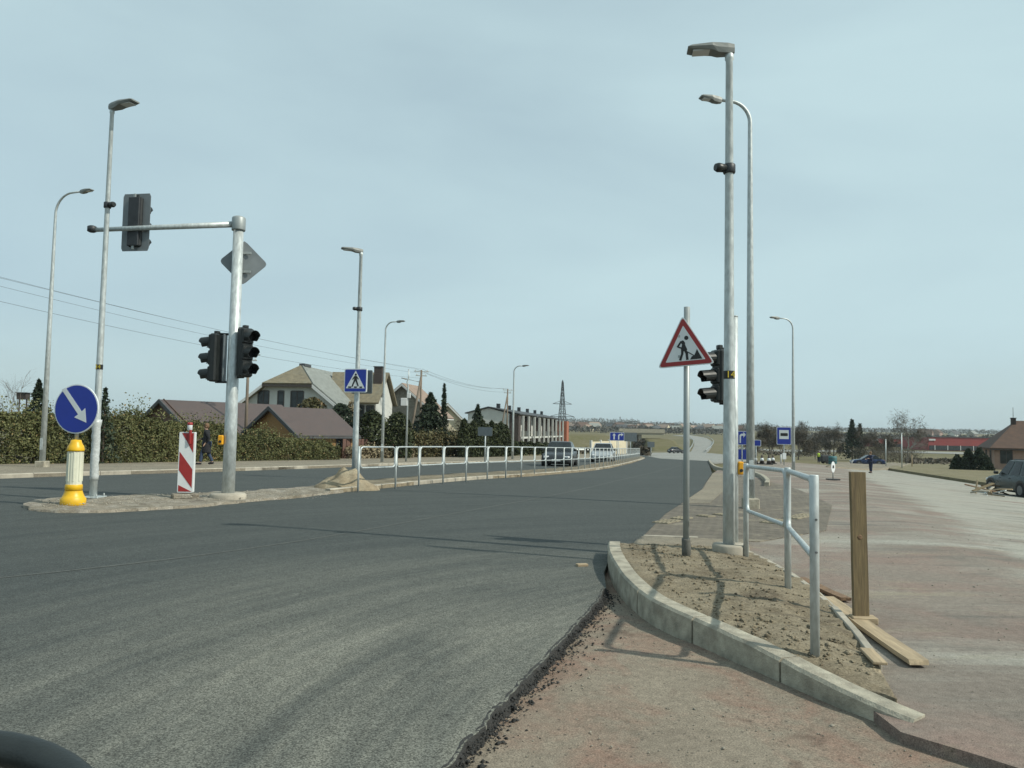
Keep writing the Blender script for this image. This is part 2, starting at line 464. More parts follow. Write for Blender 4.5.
def arc(c, r, a0, a1, n, ux, uy):
    return [c + ux * (r * math.cos(a0 + (a1 - a0) * i / n)) + uy * (r * math.sin(a0 + (a1 - a0) * i / n)) for i in range(n + 1)]

def drape(name, poly, off, mat, skirt=.15, fine=None, disp=None, kind='structure', parent=None):
    """a sheet laid on the terrain inside the outline poly (x, y)"""
    bm = bmesh.new()
    bm.faces.new([bm.verts.new((p[0], p[1], 0)) for p in poly])
    bmesh.ops.triangulate(bm, faces=bm.faces[:])
    xs = [p[0] for p in poly]; ys = [p[1] for p in poly]; ts = [p[0] - .3 * p[1] for p in poly]
    def cut(co, no): bmesh.ops.bisect_plane(bm, geom=bm.verts[:] + bm.edges[:] + bm.faces[:], plane_co=co, plane_no=no, dist=1e-5)
    for y in AY:
        if min(ys) < y < max(ys): cut((0, y, 0), (0, 1, 0))
    for t in BT:
        if min(ts) < t < max(ts): cut((t, 0, 0), (1, -.3, 0))
    if fine:
        y = min(ys) + fine
        while y < max(ys): cut((0, y, 0), (0, 1, 0)); y += fine
        x = min(xs) + fine
        while x < max(xs): cut((x, 0, 0), (1, 0, 0)); x += fine
    for v in bm.verts:
        h = disp(v.co.x, v.co.y) if disp else 0
        v.co.z = G(v.co.x, v.co.y) + off + h
    bmesh.ops.recalc_face_normals(bm, faces=bm.faces)
    for f in bm.faces:
        if f.normal.z < 0: f.normal_flip()
    if skirt:
        be = [e for e in bm.edges if e.is_boundary]
        r = bmesh.ops.extrude_edge_only(bm, edges=be)
        for v in [g for g in r['geom'] if isinstance(g, bmesh.types.BMVert)]: v.co.z -= skirt
    me = bpy.data.meshes.new(name); bm.to_mesh(me); bm.free()
    me.materials.append(MATS[mat])
    if fine: me.polygons.foreach_set('use_smooth', [True] * len(me.polygons))
    o = link(bpy.data.objects.new(name, me))
    if parent: o.parent = parent
    elif kind: o['kind'] = kind
    return o
def xy(*pix, off=0.0): return [P(a, b, off).to_2d() for a, b in pix]
def resample(pts, step):
    out, acc = [pts[0].copy()], 0.0
    for a, b in zip(pts, pts[1:]):
        L = (b - a).length
        d = step - acc
        while d <= L:
            out.append(a + (b - a) * (d / L)); d += step
        acc = (acc + L) % step if L else acc
    return out
def smooth_path(pts, it=2):
    for _ in range(it):
        q = [pts[0]]
        for a, b in zip(pts, pts[1:]): q += [a * .75 + b * .25, a * .25 + b * .75]
        pts = q + [pts[-1]]
    return pts
def jag(pts, amp, step, seed=0):
    """a ragged edge"""
    pts = resample(pts, step) + [pts[-1]]
    return [p + Vector((noise.noise((p.x * 3.1, p.y * 3.1, seed)), noise.noise((p.x * 3.1, p.y * 3.1, seed + 9)))) * amp for p in pts]

def np_mesh(name, V, Fq, mat, parent=None, tint=None, smooth=False):
    me = bpy.data.meshes.new(name)
    n, k = len(Fq), Fq.shape[1]
    me.vertices.add(len(V)); me.vertices.foreach_set('co', V.astype(np.float32).ravel())
    me.loops.add(n * k); me.loops.foreach_set('vertex_index', Fq.astype(np.int32).ravel())
    me.polygons.add(n); me.polygons.foreach_set('loop_start', np.arange(0, n * k, k, dtype=np.int32))
    try: me.polygons.foreach_set('loop_total', np.full(n, k, dtype=np.int32))
    except Exception: pass
    me.update(calc_edges=True)
    if tint is not None:
        a = me.attributes.new('tint', 'FLOAT', 'FACE'); a.data.foreach_set('value', tint.astype(np.float32))
    me.materials.append(MATS[mat])
    o = link(bpy.data.objects.new(name, me))
    if parent: o.parent = parent
    return o
def leaves(name, pts, size, mat, parent, seed, aspect=.6, up=0.0):
    """leaf-sized faces at pts"""
    g = np.random.default_rng(seed); n = len(pts)
    a = g.normal(size=(n, 3)); a[:, 2] += up * 2; a /= np.linalg.norm(a, axis=1)[:, None]
    b = g.normal(size=(n, 3)); b -= a * (a * b).sum(1)[:, None]; b /= np.linalg.norm(b, axis=1)[:, None]
    s = size * g.uniform(.55, 1.35, n)[:, None]
    A, B = a * s, b * s * aspect
    V = np.empty((n, 4, 3)); V[:, 0] = pts - A; V[:, 1] = pts - B * .9; V[:, 2] = pts + A; V[:, 3] = pts + B
    return np_mesh(name, V.reshape(-1, 3), np.arange(4 * n).reshape(n, 4), mat, parent, g.uniform(0, 1, n))

# ================================================================== THE GROUND
drape('ground', [(-3000, -80), (3000, -80), (3000, 4000), (-3000, 4000)], -.22, 'winter_grass', 0)
def fbm(x, y, s, o=4):
    return noise.fractal((x * s, y * s, .37), 1.0, 2.0, o)
# loose road base in front of the island
drape('road_base', [(-2.5, -6), (9, -6), (9, 12.5), (-2.5, 12.5)], -.075, 'roadbase', .1, .12,
      lambda x, y: .008 * fbm(x, y, 1.6) + .004 * fbm(x, y, 9))
# new asphalt
edge = xy((445, 768), (480, 728), (525, 680), (560, 643), (590, 610), (606, 588))
back = edge[0] + (edge[0] - edge[2]).normalized() * 9
edge = [p + Vector((.022 * noise.noise((p.x * 14, p.y * 14, 1)), 0)) for p in jag([back] + edge, .028, .05, 3)]
road_right = xy((604, 572), (610, 557), (625, 550), (641, 538), (665, 514), (682, 503), (702, 489), (712, 473), (708, 461))
far_kerb_px = [(-120, 484), (0, 478.5), (90, 475.5), (180, 473), (340, 467.5), (400, 465.3), (480, 463), (530, 462), (560, 460.5), (600, 458), (640, 454.5)]
far_kerb = xy(*far_kerb_px)
drape('road', edge + road_right + xy((660, 458.5)) + list(reversed(far_kerb)) + [Vector((-45, 12)), Vector((-45, -8))], 0.0, 'asphalt_new', .12)
# joint between two paving runs
sm_ = smooth_path(xy((-20, 580), (60, 572), (200, 556), (334, 536), (450, 514), (560, 495), (640, 476), (690, 463)), 2)
def strip(path, w): 
    L_, R__ = [], []
    for i, p in enumerate(path):
        t = (path[min(i + 1, len(path) - 1)] - path[max(i - 1, 0)]).normalized(); n = Vector((-t.y, t.x)); ww = w * (1 + .6 * noise.noise((p.x * 2, p.y * 2, 3)))
        L_.append(p + n * ww); R__.append(p - n * ww)
    return L_ + list(reversed(R__))
sm_ = resample(sm_, .4)
simple('joint_dust', (.095, .10, .092), .9, 0, .3, 8)
drape('paving_joint', strip(sm_, .018), .004, 'joint_dust', 0)
drape('crossing_road', xy((628, 461.6), (715, 462), (748, 460), (748, 456.5), (712, 453), (690, 451.5), (640, 452.5), (570, 455.5), (560, 459.5), (600, 458.6), (640, 455)), -.06, 'old_road', .12)
drape('uphill_road', [p.to_2d() for p in (P(689, 452.5), P(694, 445), P(694, 440), P(684, 436.4), P(672, 435.2), P(690, 434.9), P(706, 437.6), P(713, 441.5), P(712, 446), P(704, 453))], -.10, 'old_road', .1)
drape('distant_road', xy((728, 447.2), (900, 450.6), (1040, 454), (1040, 456), (900, 452.3), (728, 448.8)), -.05, 'old_road', .1)
# milled plaza on the right
step = xy((900, 729), (930, 738), (975, 751), (1024, 766))
drape('plaza', jag([step[0]] + step[1:] + [step[-1] + Vector((3, -1.2))], .02, .08, 5) + [Vector((30, -3)), Vector((60, 20))] +
      xy((1060, 496), (985, 485.5), (940, 478.5), (905, 473), (880, 469), (840, 466), (800, 463), (750, 461.5), (719, 469), (712, 473.5), (702, 489.5), (682, 503.5), (665, 514.5), (641, 538.5), (625, 551),
          (700, 585), (780, 630), (850, 690)), -.015, 'milled_surface', .10)
drape('block_pavement', xy((641, 538), (665, 514), (682, 503), (702, 489), (712, 474), (740, 475), (800, 490), (832, 505), (826, 530), (760, 541), (700, 540)), -.004, 'block_paving', .05)
drape('pale_path', xy((683, 503), (703, 489), (713, 473.2), (728, 473.5), (727, 488), (710, 503)), .004, 'dust_path', .05)
# tactile slabs at the kerb, still sandy
def tactile(px0, py0, px1, py1, rows, n, name):
    a, b_ = P(px0, py0, 0), P(px1, py1, 0); d = (b_ - a); d.z = 0; L = d.length; d.normalize(); pr = Vector((-d.y, d.x, 0))
    root = empty(name, a); root['kind'] = 'structure'
    for r_ in range(rows):
        for i in range(n):
            if rnd.random() < .15: continue
            mb = MB(); ang = Matrix.Rotation(math.atan2(d.y, d.x), 3, 'Z'); c = d * (L * (i + .5) / n) + pr * (.31 * (r_ + .5))
            mb.box((c.x, c.y, -.012), (L / n - .012, .295, .05), ang, .004)
            for k in range(4): q = c + pr * (-.11 + .073 * k); mb.box((q.x, q.y, .015), (L / n - .05, .03, .012), ang)
            mb.build('tactile_slab', 'tactile', root)
tactile(668, 524, 694, 518, 1, 6, 'tactile_strip')
tactile(700, 518, 748, 514, 1, 6, 'tactile_strip')
tactile(776, 524, 818, 515, 1, 6, 'tactile_strip')
# grass verge on the right with its dark kerb edge
drape('verge', xy((1100, 504), (1024, 490), (985, 484.5), (940, 477.5), (905, 472), (884, 468.5), (905, 464), (940, 463), (1024, 464), (1100, 466)), .13, 'dry_grass', .3)
drape('soil_bank', xy((826, 467), (880, 470), (900, 468.5), (912, 464.5), (870, 462.5), (835, 463)), .10, 'dust_path', .3, .8, lambda x, y: .18 * max(0, fbm(x, y, .5)))
# far pavement on the left
drape('pavement', far_kerb + xy((640, 451.5), (600, 454), (560, 456), (500, 457.5), (420, 458.5), (345, 460), (180, 462.5), (100, 463.5), (0, 464.5), (-120, 466)), .10, 'dust_path', .2)
# soil strip of the median
med_near = [(330, 493.5), (360, 490.7), (446, 481.8), (532, 476.3), (580, 472.2), (610, 468.2), (632, 463), (645, 458.6)]
med_far = [(641, 456.8), (618, 462.5), (580, 467.4), (530, 471.5), (446, 476.4), (385, 481), (330, 487)]
drape('median_strip', xy(*med_near) + xy(*med_far), .085, 'soil', .2, .6, lambda x, y: .03 * fbm(x, y, 1.2))
isl = xy((22, 507), (34, 502.5), (70, 500), (110, 498.5), (180, 496), (250, 492.5), (330, 486.5), (345, 492.5), (300, 498), (250, 502), (200, 507.5), (150, 510.5), (100, 513), (55, 513), (30, 510.5))
drape('refuge_island', jag(isl + [isl[0]], .10, .15, 2)[:-1], .045, 'rubble_soil', .12, .14, lambda x, y: .03 * fbm(x, y, 2.0) + .015 * fbm(x, y, 7) + .005)

# kerb stones, each a piece of its own
def kerb(name, path, mat, w=.15, reveal=.14, zfun=None, piece=1.0, gap=.008, side=1, sub=1):
    root = empty(name, (path[0].x, path[0].y, 0)); root['kind'] = 'structure'
    tot = sum((b - a).length for a, b in zip(path, path[1:]))
    npc = max(1, round(tot / piece))
    fine = resample(path, tot / npc / sub * .99999)[:npc * sub + 1]
    L = len(fine)
    for i in range(0, L - sub, sub):
        seg = fine[i:i + sub + 1]
        rows = []
        for j, p in enumerate(seg):
            a, b = fine[max(0, i + j - 1)], fine[min(L - 1, i + j + 1)]
            t = (b - a).normalized(); n = Vector((t.y, -t.x)) * side
            q = p.copy()
            if j == 0: q = q + t * gap
            if j == sub: q = q - t * gap
            zt = (zfun((i + j) / (L - 1)) if zfun else G(p.x, p.y) + reveal) + rnd.uniform(-.003, .003)
            zb = G(p.x, p.y) - .14
            ch = min(.02, max(.002, (zt - zb) * .2))
            rows.append([Vector((q.x, q.y, zb)), Vector((q.x, q.y, zt - ch)), Vector((q.x + n.x * ch, q.y + n.y * ch, zt)),
                         Vector((q.x + n.x * w, q.y + n.y * w, zt)), Vector((q.x + n.x * w, q.y + n.y * w, zb))])
        mb = MB(); k = 5
        vs = [v - Vector((path[0].x, path[0].y, 0)) for r in rows for v in r]
        fs = [(r * k + c, r * k + (c + 1) % k, (r + 1) * k + (c + 1) % k, (r + 1) * k + c) for r in range(len(rows) - 1) for c in range(k)]
        fs += [tuple(range(k)), tuple(reversed(range((len(rows) - 1) * k, len(rows) * k)))]
        mb.add(vs, fs); mb.build('kerb_stone', mat, root)
    return root
kb = [P(a, b, -.075).to_2d() for a, b in ((608, 560), (607, 571), (614, 588), (628, 607), (653, 627), (691, 643), (764, 675), (832, 706), (885, 726), (915, 735))]
kb = smooth_path(kb, 3)
KZ = ([0, .12, .3, .5, .62, .78, .92, 1.0], [.165, .185, .18, .15, .135, .10, .045, .0])
kerb_top = lambda f: lerp_tab(f, *KZ)
kerb('island_kerb', kb, 'concrete', .15, 0, kerb_top, 1.02, .011, -1, 6)
kerb('median_kerb', smooth_path(xy(*med_near), 2), 'concrete_dusty', .14, .105, None, 1.0, .01, -1)
kerb('pavement_kerb', smooth_path(far_kerb, 1), 'concrete_dusty', .15, .125, None, 1.0, .01, -1)
kerb('corner_kerb', smooth_path(xy((708, 461), (711, 466), (717, 469.5), (730, 471)), 2), 'concrete', .15, .12, None, 1.0, .01, -1)
kerb('curved_kerb', smooth_path(xy((752, 474), (760, 477), (766, 483), (764, 486)), 2), 'concrete', .15, .12, None, 1.0, .01, -1)

# island soil with real clods
right_edge = smooth_path([P(a, b, .08).to_2d() for a, b in ((746, 549), (775, 562), (812, 584), (850, 621), (880, 660), (897, 688))], 2)
kfine = resample(kb, .1)
inner = []
for i, p in enumerate(kfine):
    a, b = kfine[max(0, i - 1)], kfine[min(len(kfine) - 1, i + 1)]
    t = (b - a).normalized()
    inner.append(p + Vector((-t.y, t.x)) * .13)
def soil_h(x, y):
    q = Vector((x, y))
    d, kz = 9, .1
    for i in range(0, len(inner), 2):
        l = (inner[i] - q).length
        if l < d: d, kz = l, kerb_top(i / (len(inner) - 1))
    de = min((e - q).length for e in right_edge)
    base = kz * math.exp(-d * .9) + .115 * (1 - math.exp(-d * .9))
    base = base - .02
    if de < .5: base = base * (.45 + .55 * de / .5)
    n = .022 * fbm(x, y, 2.2) + .016 * abs(fbm(x + 5, y, 7.0)) + .010 * fbm(x, y, 18)
    return base + n * min(1, d / .12)
island_poly = inner[:int(len(inner) * .90)] + list(reversed([p for p in right_edge])) + xy((700, 553), (650, 551), (626, 551), off=.08)
drape('island_soil', island_poly, 0, 'soil', .2, .055, soil_h)
drape('sand_strip', xy((626, 551.5), (641, 538), (700, 540), (748, 542.5), (750, 552), (700, 556), (655, 557)), .03, 'dust_path', .1, .15, lambda x, y: .012 * fbm(x, y, 3))
# thin edging stones on the plaza side of the island and at the paving
def edging(name, path, w, z):
    root = empty(name, (path[0].x, path[0].y, 0)); root['kind'] = 'structure'
    pts = resample(path, .8)
    for a, b in zip(pts, pts[1:]):
        t = (b - a).normalized(); ang = math.atan2(t.y, t.x); mid = (a + b) / 2 - path[0]
        MB().box((mid.x, mid.y, z + rnd.uniform(-.006, .004) + G(a.x, a.y)), ((b - a).length - .012, w, .2), Matrix.Rotation(ang + rnd.uniform(-.01, .01), 3, 'Z'), .006).build('edging_stone', 'concrete_dusty', root)
edging('island_edging', right_edge[:-4], .06, -.03)
edging('paving_edging', xy((643, 537.5), (700, 539.5), (742, 541)), .06, -.065)

# broken bituminous shoulder along the raw edge of the asphalt
simple('bitumen', (.026, .026, .025), .8, 0, .6, 60, 1.0, 110)
mb = MB(); vs, fs = [], []
eg = resample(edge, .035)
for i, p in enumerate(eg):
    t = (eg[min(i + 2, len(eg) - 1)] - eg[max(i - 2, 0)]).normalized(); n = Vector((t.y, -t.x))
    wv = max(.012, .032 + .025 * noise.noise((p.x * 5, p.y * 5, 1)) + .04 * noise.noise((p.x * 17, p.y * 17, 2)))
    for f, z in ((-.02, .003), (.10, -.003), (.35, -.022 + .02 * noise.noise((p.x * 30, p.y * 30, 5))), (.65, -.050 + .02 * noise.noise((p.x * 34, p.y * 34, 8))), (1.0, -.082)):
        q = p + n * (wv * f if f > 0 else f); vs.append((q.x, q.y, z + .008 * noise.noise((q.x * 40, q.y * 40, 9))))
for i in range(len(eg) - 1):
    for j in range(4): fs.append((i * 5 + j, i * 5 + j + 1, (i + 1) * 5 + j + 1, (i + 1) * 5 + j))
mb.add(vs, fs).build('road_shoulder', 'bitumen')['kind'] = 'structure'
# scattered stones and clods
def stones(name, pts, sizes, mat, seed):
    g = np.random.default_rng(seed)
    base = np.array([(1, 0, 0), (-1, 0, 0), (0, 1, 0), (0, -1, 0), (0, 0, 1), (0, 0, -1)], float)
    tri = np.array([(0, 2, 4), (2, 1, 4), (1, 3, 4), (3, 0, 4), (2, 0, 5), (1, 2, 5), (3, 1, 5), (0, 3, 5)])
    V, Fa = [], []
    for i, (p, s) in enumerate(zip(pts, sizes)):
        a = g.uniform(0, 6.28); c, d = math.cos(a), math.sin(a)
        b = base * g.uniform(.6, 1.3, (6, 1)) * s * np.array([1, .8, .6])
        b = np.stack([b[:, 0] * c - b[:, 1] * d, b[:, 0] * d + b[:, 1] * c, b[:, 2] + b[:, 0] * .2], 1)
        V.append(b + np.array(p)); Fa.append(tri + 6 * i)
    return np_mesh(name, np.concatenate(V), np.concatenate(Fa), mat)
g = np.random.default_rng(3)
pts, szs = [], []
ed = resample(edge, .03)
for i in range(6000):                       # asphalt crumbs along the ragged edge
    p = ed[int(g.integers(0, len(ed)))]
    if p.y < 2.6: continue
    q = p + Vector((abs(g.normal()) * (.045 if i % 5 else .13) + .015, g.normal() * .04)); s = .003 + .012 * g.random() ** 2.5 + (.012 if g.random() < .02 else 0)
    pts.append((q.x, q.y, -.074 + s * .4 + .068 * max(0, 1 - abs(q.x - p.x) / .085))); szs.append(s)
tag(stones('asphalt_crumbs', pts, szs, 'bitumen', 1), 'black asphalt crumbs strewn along the ragged road edge', 'gravel', None, 'stuff')
pts, szs = [], []
for i in range(2600):
    x, y = g.uniform(-.2, 3.4), g.uniform(2.8, 7.5)
    s = abs(g.normal()) * .004 + .002
    pts.append((x, y, -.075 + s * .2)); szs.append(s)
tag(stones('base_gravel', pts, szs, 'wall_stone', 2), 'small brown stones lying loose on the pinkish road base', 'gravel', None, 'stuff')
pts, szs = [], []
for i in range(1500):
    fi = g.uniform(.02, .80); a = inner[int(fi * len(inner))]; b = right_edge[min(len(right_edge) - 1, int((fi + g.uniform(-.05, .05)) * len(right_edge)) if fi > .05 else 0)]
    q = a.lerp(b, g.uniform(.08, .96)); s = abs(g.normal()) * .010 + .004
    pts.append((q.x, q.y, soil_h(q.x, q.y) + s * .2)); szs.append(s)
tag(stones('soil_clods', pts, szs, 'soil', 3), 'clods of dry earth on the kerbed island', 'clods', None, 'stuff')
pts, szs = [], []
for i in range(700):
    px = g.uniform(40, 330); q = P(px, g.uniform(499, 509) - (px - 40) * .035, .06); s = abs(g.normal()) * .009 + .004
    pts.append((q.x, q.y, q.z + .02)); szs.append(s)
tag(stones('island_rubble', pts, szs, 'concrete_dusty', 4), 'broken rubble strewn over the refuge island', 'rubble', None, 'stuff')
pts, szs = [], []
for i in range(900):
    x, y = g.uniform(2.4, 9), g.uniform(3.2, 14); s = abs(g.normal()) * .006 + .003
    if x < 2.2 + (8 - y) * .25: continue
    pts.append((x, y, G(x, y) - .013)); szs.append(s)
tag(stones('plaza_gravel', pts, szs, 'wall_stone', 5), 'loose gravel scattered on the milled plaza', 'gravel', None, 'stuff')

# sand heap by the railing
def heap(px, py, w, h, name, label, mat):
    c = P(px, py, .05)
    root = c
    mb = MB(); n, k = 14, 36
    vs, fs = [Vector((0, 0, h))], []
    for i in range(1, n + 1):
        for j in range(k):
            a = 2 * math.pi * j / k; r = i / n
            rr = r * (1 + .22 * noise.noise((math.cos(a) * 1.3, math.sin(a) * 1.3, 4)))
            z = h * (1 - r) ** .9 * (1 + .5 * noise.noise((r * 3 * math.cos(a), r * 3 * math.sin(a), 1.5))) + .05 * noise.noise((r * 9 * math.cos(a), r * 9 * math.sin(a), 7)) * (1 - r)
            vs.append(Vector((w * rr * math.cos(a), w * .75 * rr * math.sin(a), z - (.06 if i == n else 0))))
    for j in range(k): fs.append((0, 1 + j, 1 + (j + 1) % k))
    for i in range(n - 1):
        for j in range(k): fs.append((1 + i * k + j, 1 + (i + 1) * k + j, 1 + (i + 1) * k + (j + 1) % k, 1 + i * k + (j + 1) % k))
    mb.add(vs, fs, True); o = mb.build(name, mat); o.location = c
    return tag(o, label, 'sand heap')
heap(345, 487.5, .80, .50, 'sand_heap', 'small heap of pale sand at the foot of the pedestrian crossing sign post', 'sand')

# ================================================================== STREET FURNITURE
UP = Vector((0, 0, 1))
def digits(txt, h, mat, parent, loc, rot):
    cu = bpy.data.curves.new('number', 'FONT'); cu.body = txt; cu.size = h; cu.align_x = 'CENTER'; cu.align_y = 'CENTER'; cu.extrude = .001
    tmp = bpy.data.objects.new('tmp', cu); COL.objects.link(tmp)
    dg = bpy.context.evaluated_depsgraph_get()
    me = bpy.data.meshes.new_from_object(tmp.evaluated_get(dg)); bpy.data.objects.remove(tmp)
    me.materials.clear(); me.materials.append(MATS[mat])
    o = link(bpy.data.objects.new('number', me)); o.parent = parent; o.location = loc; o.rotation_euler = rot
    return o
def lamp_head(root, c, d, L, mat='lamp_grey', w=.24):
    """flat LED lantern leaving point c in direction d: deep neck, thin tray"""
    d = d.normalized(); s = UP.cross(d).normalized(); up = d.cross(s)
    prof = [(-.06, .05, -.075, .030), (.02, .07, -.085, .045), (L * .28, w * .42, -.075, .05), (L * .42, w * .5, -.045, .05), (L * .9, w * .5, -.02, .035), (L, w * .46, -.008, .02)]
    vs, fs = [], []
    for x, hw, z0, z1 in prof:
        for yy, zz in ((-hw * .85, z0), (hw * .85, z0), (hw, (z0 + z1) / 2), (hw * .8, z1), (-hw * .8, z1), (-hw, (z0 + z1) / 2)):
            vs.append(c + d * x + s * yy + up * zz)
    k = 6
    for i in range(len(prof) - 1):
        for j in range(k): fs.append((i * k + j, i * k + (j + 1) % k, (i + 1) * k + (j + 1) % k, (i + 1) * k + j))
    fs += [tuple(reversed(range(k))), tuple(range((len(prof) - 1) * k, len(prof) * k))]
    h = MB().add(vs, fs).build('lantern', mat, root)
    q = c + d * (L * .68) + up * (-.034)
    MB().prism([(-L * .2, -w * .36), (L * .2, -w * .36), (L * .2, w * .36), (-L * .2, w * .36)], (q, d, s, up), -.010, .004).build('diffuser', 'frame_white', h)
    return h
def footing(root, r=.2, h=.12):
    MB().lathe([(r, -.25), (r, h * .8), (r * .93, h), (.05, h)], 20).build('footing', 'concrete_dusty', root)
def straight_lamp(bpx, bpy_, top_py, dirn, label, off, r0, r1, L=.6, detector=None, number=None, foot=(.2, .12), w=.24):
    b = P(bpx, bpy_, off)
    H = at(bpx, top_py, b.y).z - b.z
    root = empty('street_lamp', b, 0, label, 'street lamp', 'street lamps along the road')
    MB().tube([(0, 0, -.2), (0, 0, 1.2), (0, 0, H * .5), (0, 0, H - .12), (0, 0, H - .1), (0, 0, H)], [r0, r0 * .97, (r0 + r1) / 2, r1, r1 * 1.25, r1 * 1.25], 18).build('pole', 'galvanised', root)
    lamp_head(root, Vector((0, 0, H + .05)), Vector(dirn), L, w=w)
    if foot: footing(root, *foot)
    if detector:
        z = at(bpx, detector[0], b.y).z - b.z; rr = (r0 + r1) / 2
        d = Vector(detector[1]).normalized()
        det = MB().lathe([(rr * 1.15, z - .06), (rr * 1.3, z - .045), (rr * 1.3, z + .045), (rr * 1.15, z + .06)], 16).build('detector', 'dark_steel', root)
        MB().tube([d * rr + UP * z, d * (rr + .10) + UP * (z + .0), d * (rr + .14) + UP * z], [.05, .06, .045], 12).build('sensor', 'black_plastic', det)
    if number:
        z = at(bpx, number[1], b.y).z - b.z; rr = r0 + (r1 - r0) * z / H
        st = MB().tube([(0, 0, z - .05), (0, 0, z + .05)], rr * 1.06, 18, caps=False).build('number_band', 'sign_black', root)
        digits(number[0], .12, 'sticker_yellow', root, (-.0, -rr * 1.06 - .004, z), (R(90), 0, 0))
    return root, b, H
def curved_lamp(bpx, bpy_, top_py, dirn, reach, label, off, r0=.075, r1=.035, L=.55, foot=None):
    b = P(bpx, bpy_, off)
    H = at(bpx, top_py, b.y).z - b.z
    d = Vector(dirn).normalized(); rad = min(.9, reach * .62)
    root = empty('street_lamp', b, 0, label, 'street lamp', 'street lamps along the road')
    pts = [Vector((0, 0, -.2)), Vector((0, 0, H * .5)), Vector((0, 0, H - rad))] + arc(Vector((0, 0, H - rad)) + d * rad, rad, math.pi, math.pi / 2 - .02, 10, d, UP)[1:] + [d * (reach - .05) + UP * (H + .01)]
    n = len(pts)
    rads = [r0, (r0 + r1) / 2 + .005] + [r1 * 1.1 + (r1 * .8 - r1 * 1.1) * i / (n - 3) for i in range(n - 2)]
    MB().tube(pts, rads, 14).build('pole', 'galvanised', root)
    lamp_head(root, d * reach + UP * (H + .02), d + UP * .03, L, w=.2)
    if foot: MB().box((0, 0, .06), (foot, foot, .3), None, .02).build('footing', 'concrete', root)
    MB().box((-r0 * .1, -r0 * .99, .8), (r0, .012, .4), None, .004).build('service_door', 'galvanised', root)
    return root, b, H
LB, LB_b, LB_H = straight_lamp(93, 498, 108, (.93, -.35, .02), 'tall grey street lamp on the refuge island behind the blue arrow sign', .06, .072, .038, .62, (205, (.9, -.4, 0)), ('34', 367), None)
MB().box((0, 0, .02), (.36, .36, .03), None, .005).build('base_plate', 'galvanised', LB)
for sx, sy in ((1, 1), (1, -1), (-1, 1), (-1, -1)):
    MB().tube([(sx * .14, sy * .14, .0), (sx * .14, sy * .14, .09)], .016, 8).build('anchor_bolt', 'galvanised_dark', LB)
# plastic film wound round the lower pole
zz0, zz1 = .55, 1.55
MB().tube([(0.006 * math.sin(9 * i), .006 * math.cos(7 * i), .35 + i * .08) for i in range(16)], [.077 + .006 * rnd.random() + (.022 if i == 15 else .008 if i > 13 else 0) for i in range(16)], 14).build('plastic_wrap', 'white_film', LB)
LC, LC_b, LC_H = straight_lamp(354.5, 477, 252, (-.95, -.3, .03), 'slim grey street lamp carrying the blue pedestrian crossing sign', .08, .095, .05, .62, (309, (-.8, -.5, 0)), None, None)
LF, LF_b, LF_H = straight_lamp(729, 553, 52, (-.99, .12, -.02), 'nearest tall street lamp on the kerbed island beside the railing', .10, .074, .044, .52, (169, (-.95, -.3, 0)), ('14', 375), (.20, .11), .22)
curved_lamp(42, 467, 194, (.95, -.3, 0), 1.15, 'curved-arm street lamp at far left beside the hedge', .10, .10, .04, .45, .34)
curved_lamp(382, 462, 322, (.95, -.3, 0), .75, 'curved-arm street lamp just right of the pedestrian crossing sign', .10, .09, .04, .42)
curved_lamp(512.5, 459, 366, (.95, -.3, 0), .75, 'curved-arm street lamp in front of the row of modern houses', .10, .10, .045, .45)
LG, LG_b, LG_H = curved_lamp(750.5, 508, 103, (-.98, -.15, 0), .72, 'curved-arm street lamp behind the nearest lamp post, reaching left', 0, .092, .042, .42, .3)
curved_lamp(793.5, 474, 319, (-.97, -.2, 0), .8, 'thin curved-arm street lamp right of the bus stop sign', 0, .085, .036, .42)

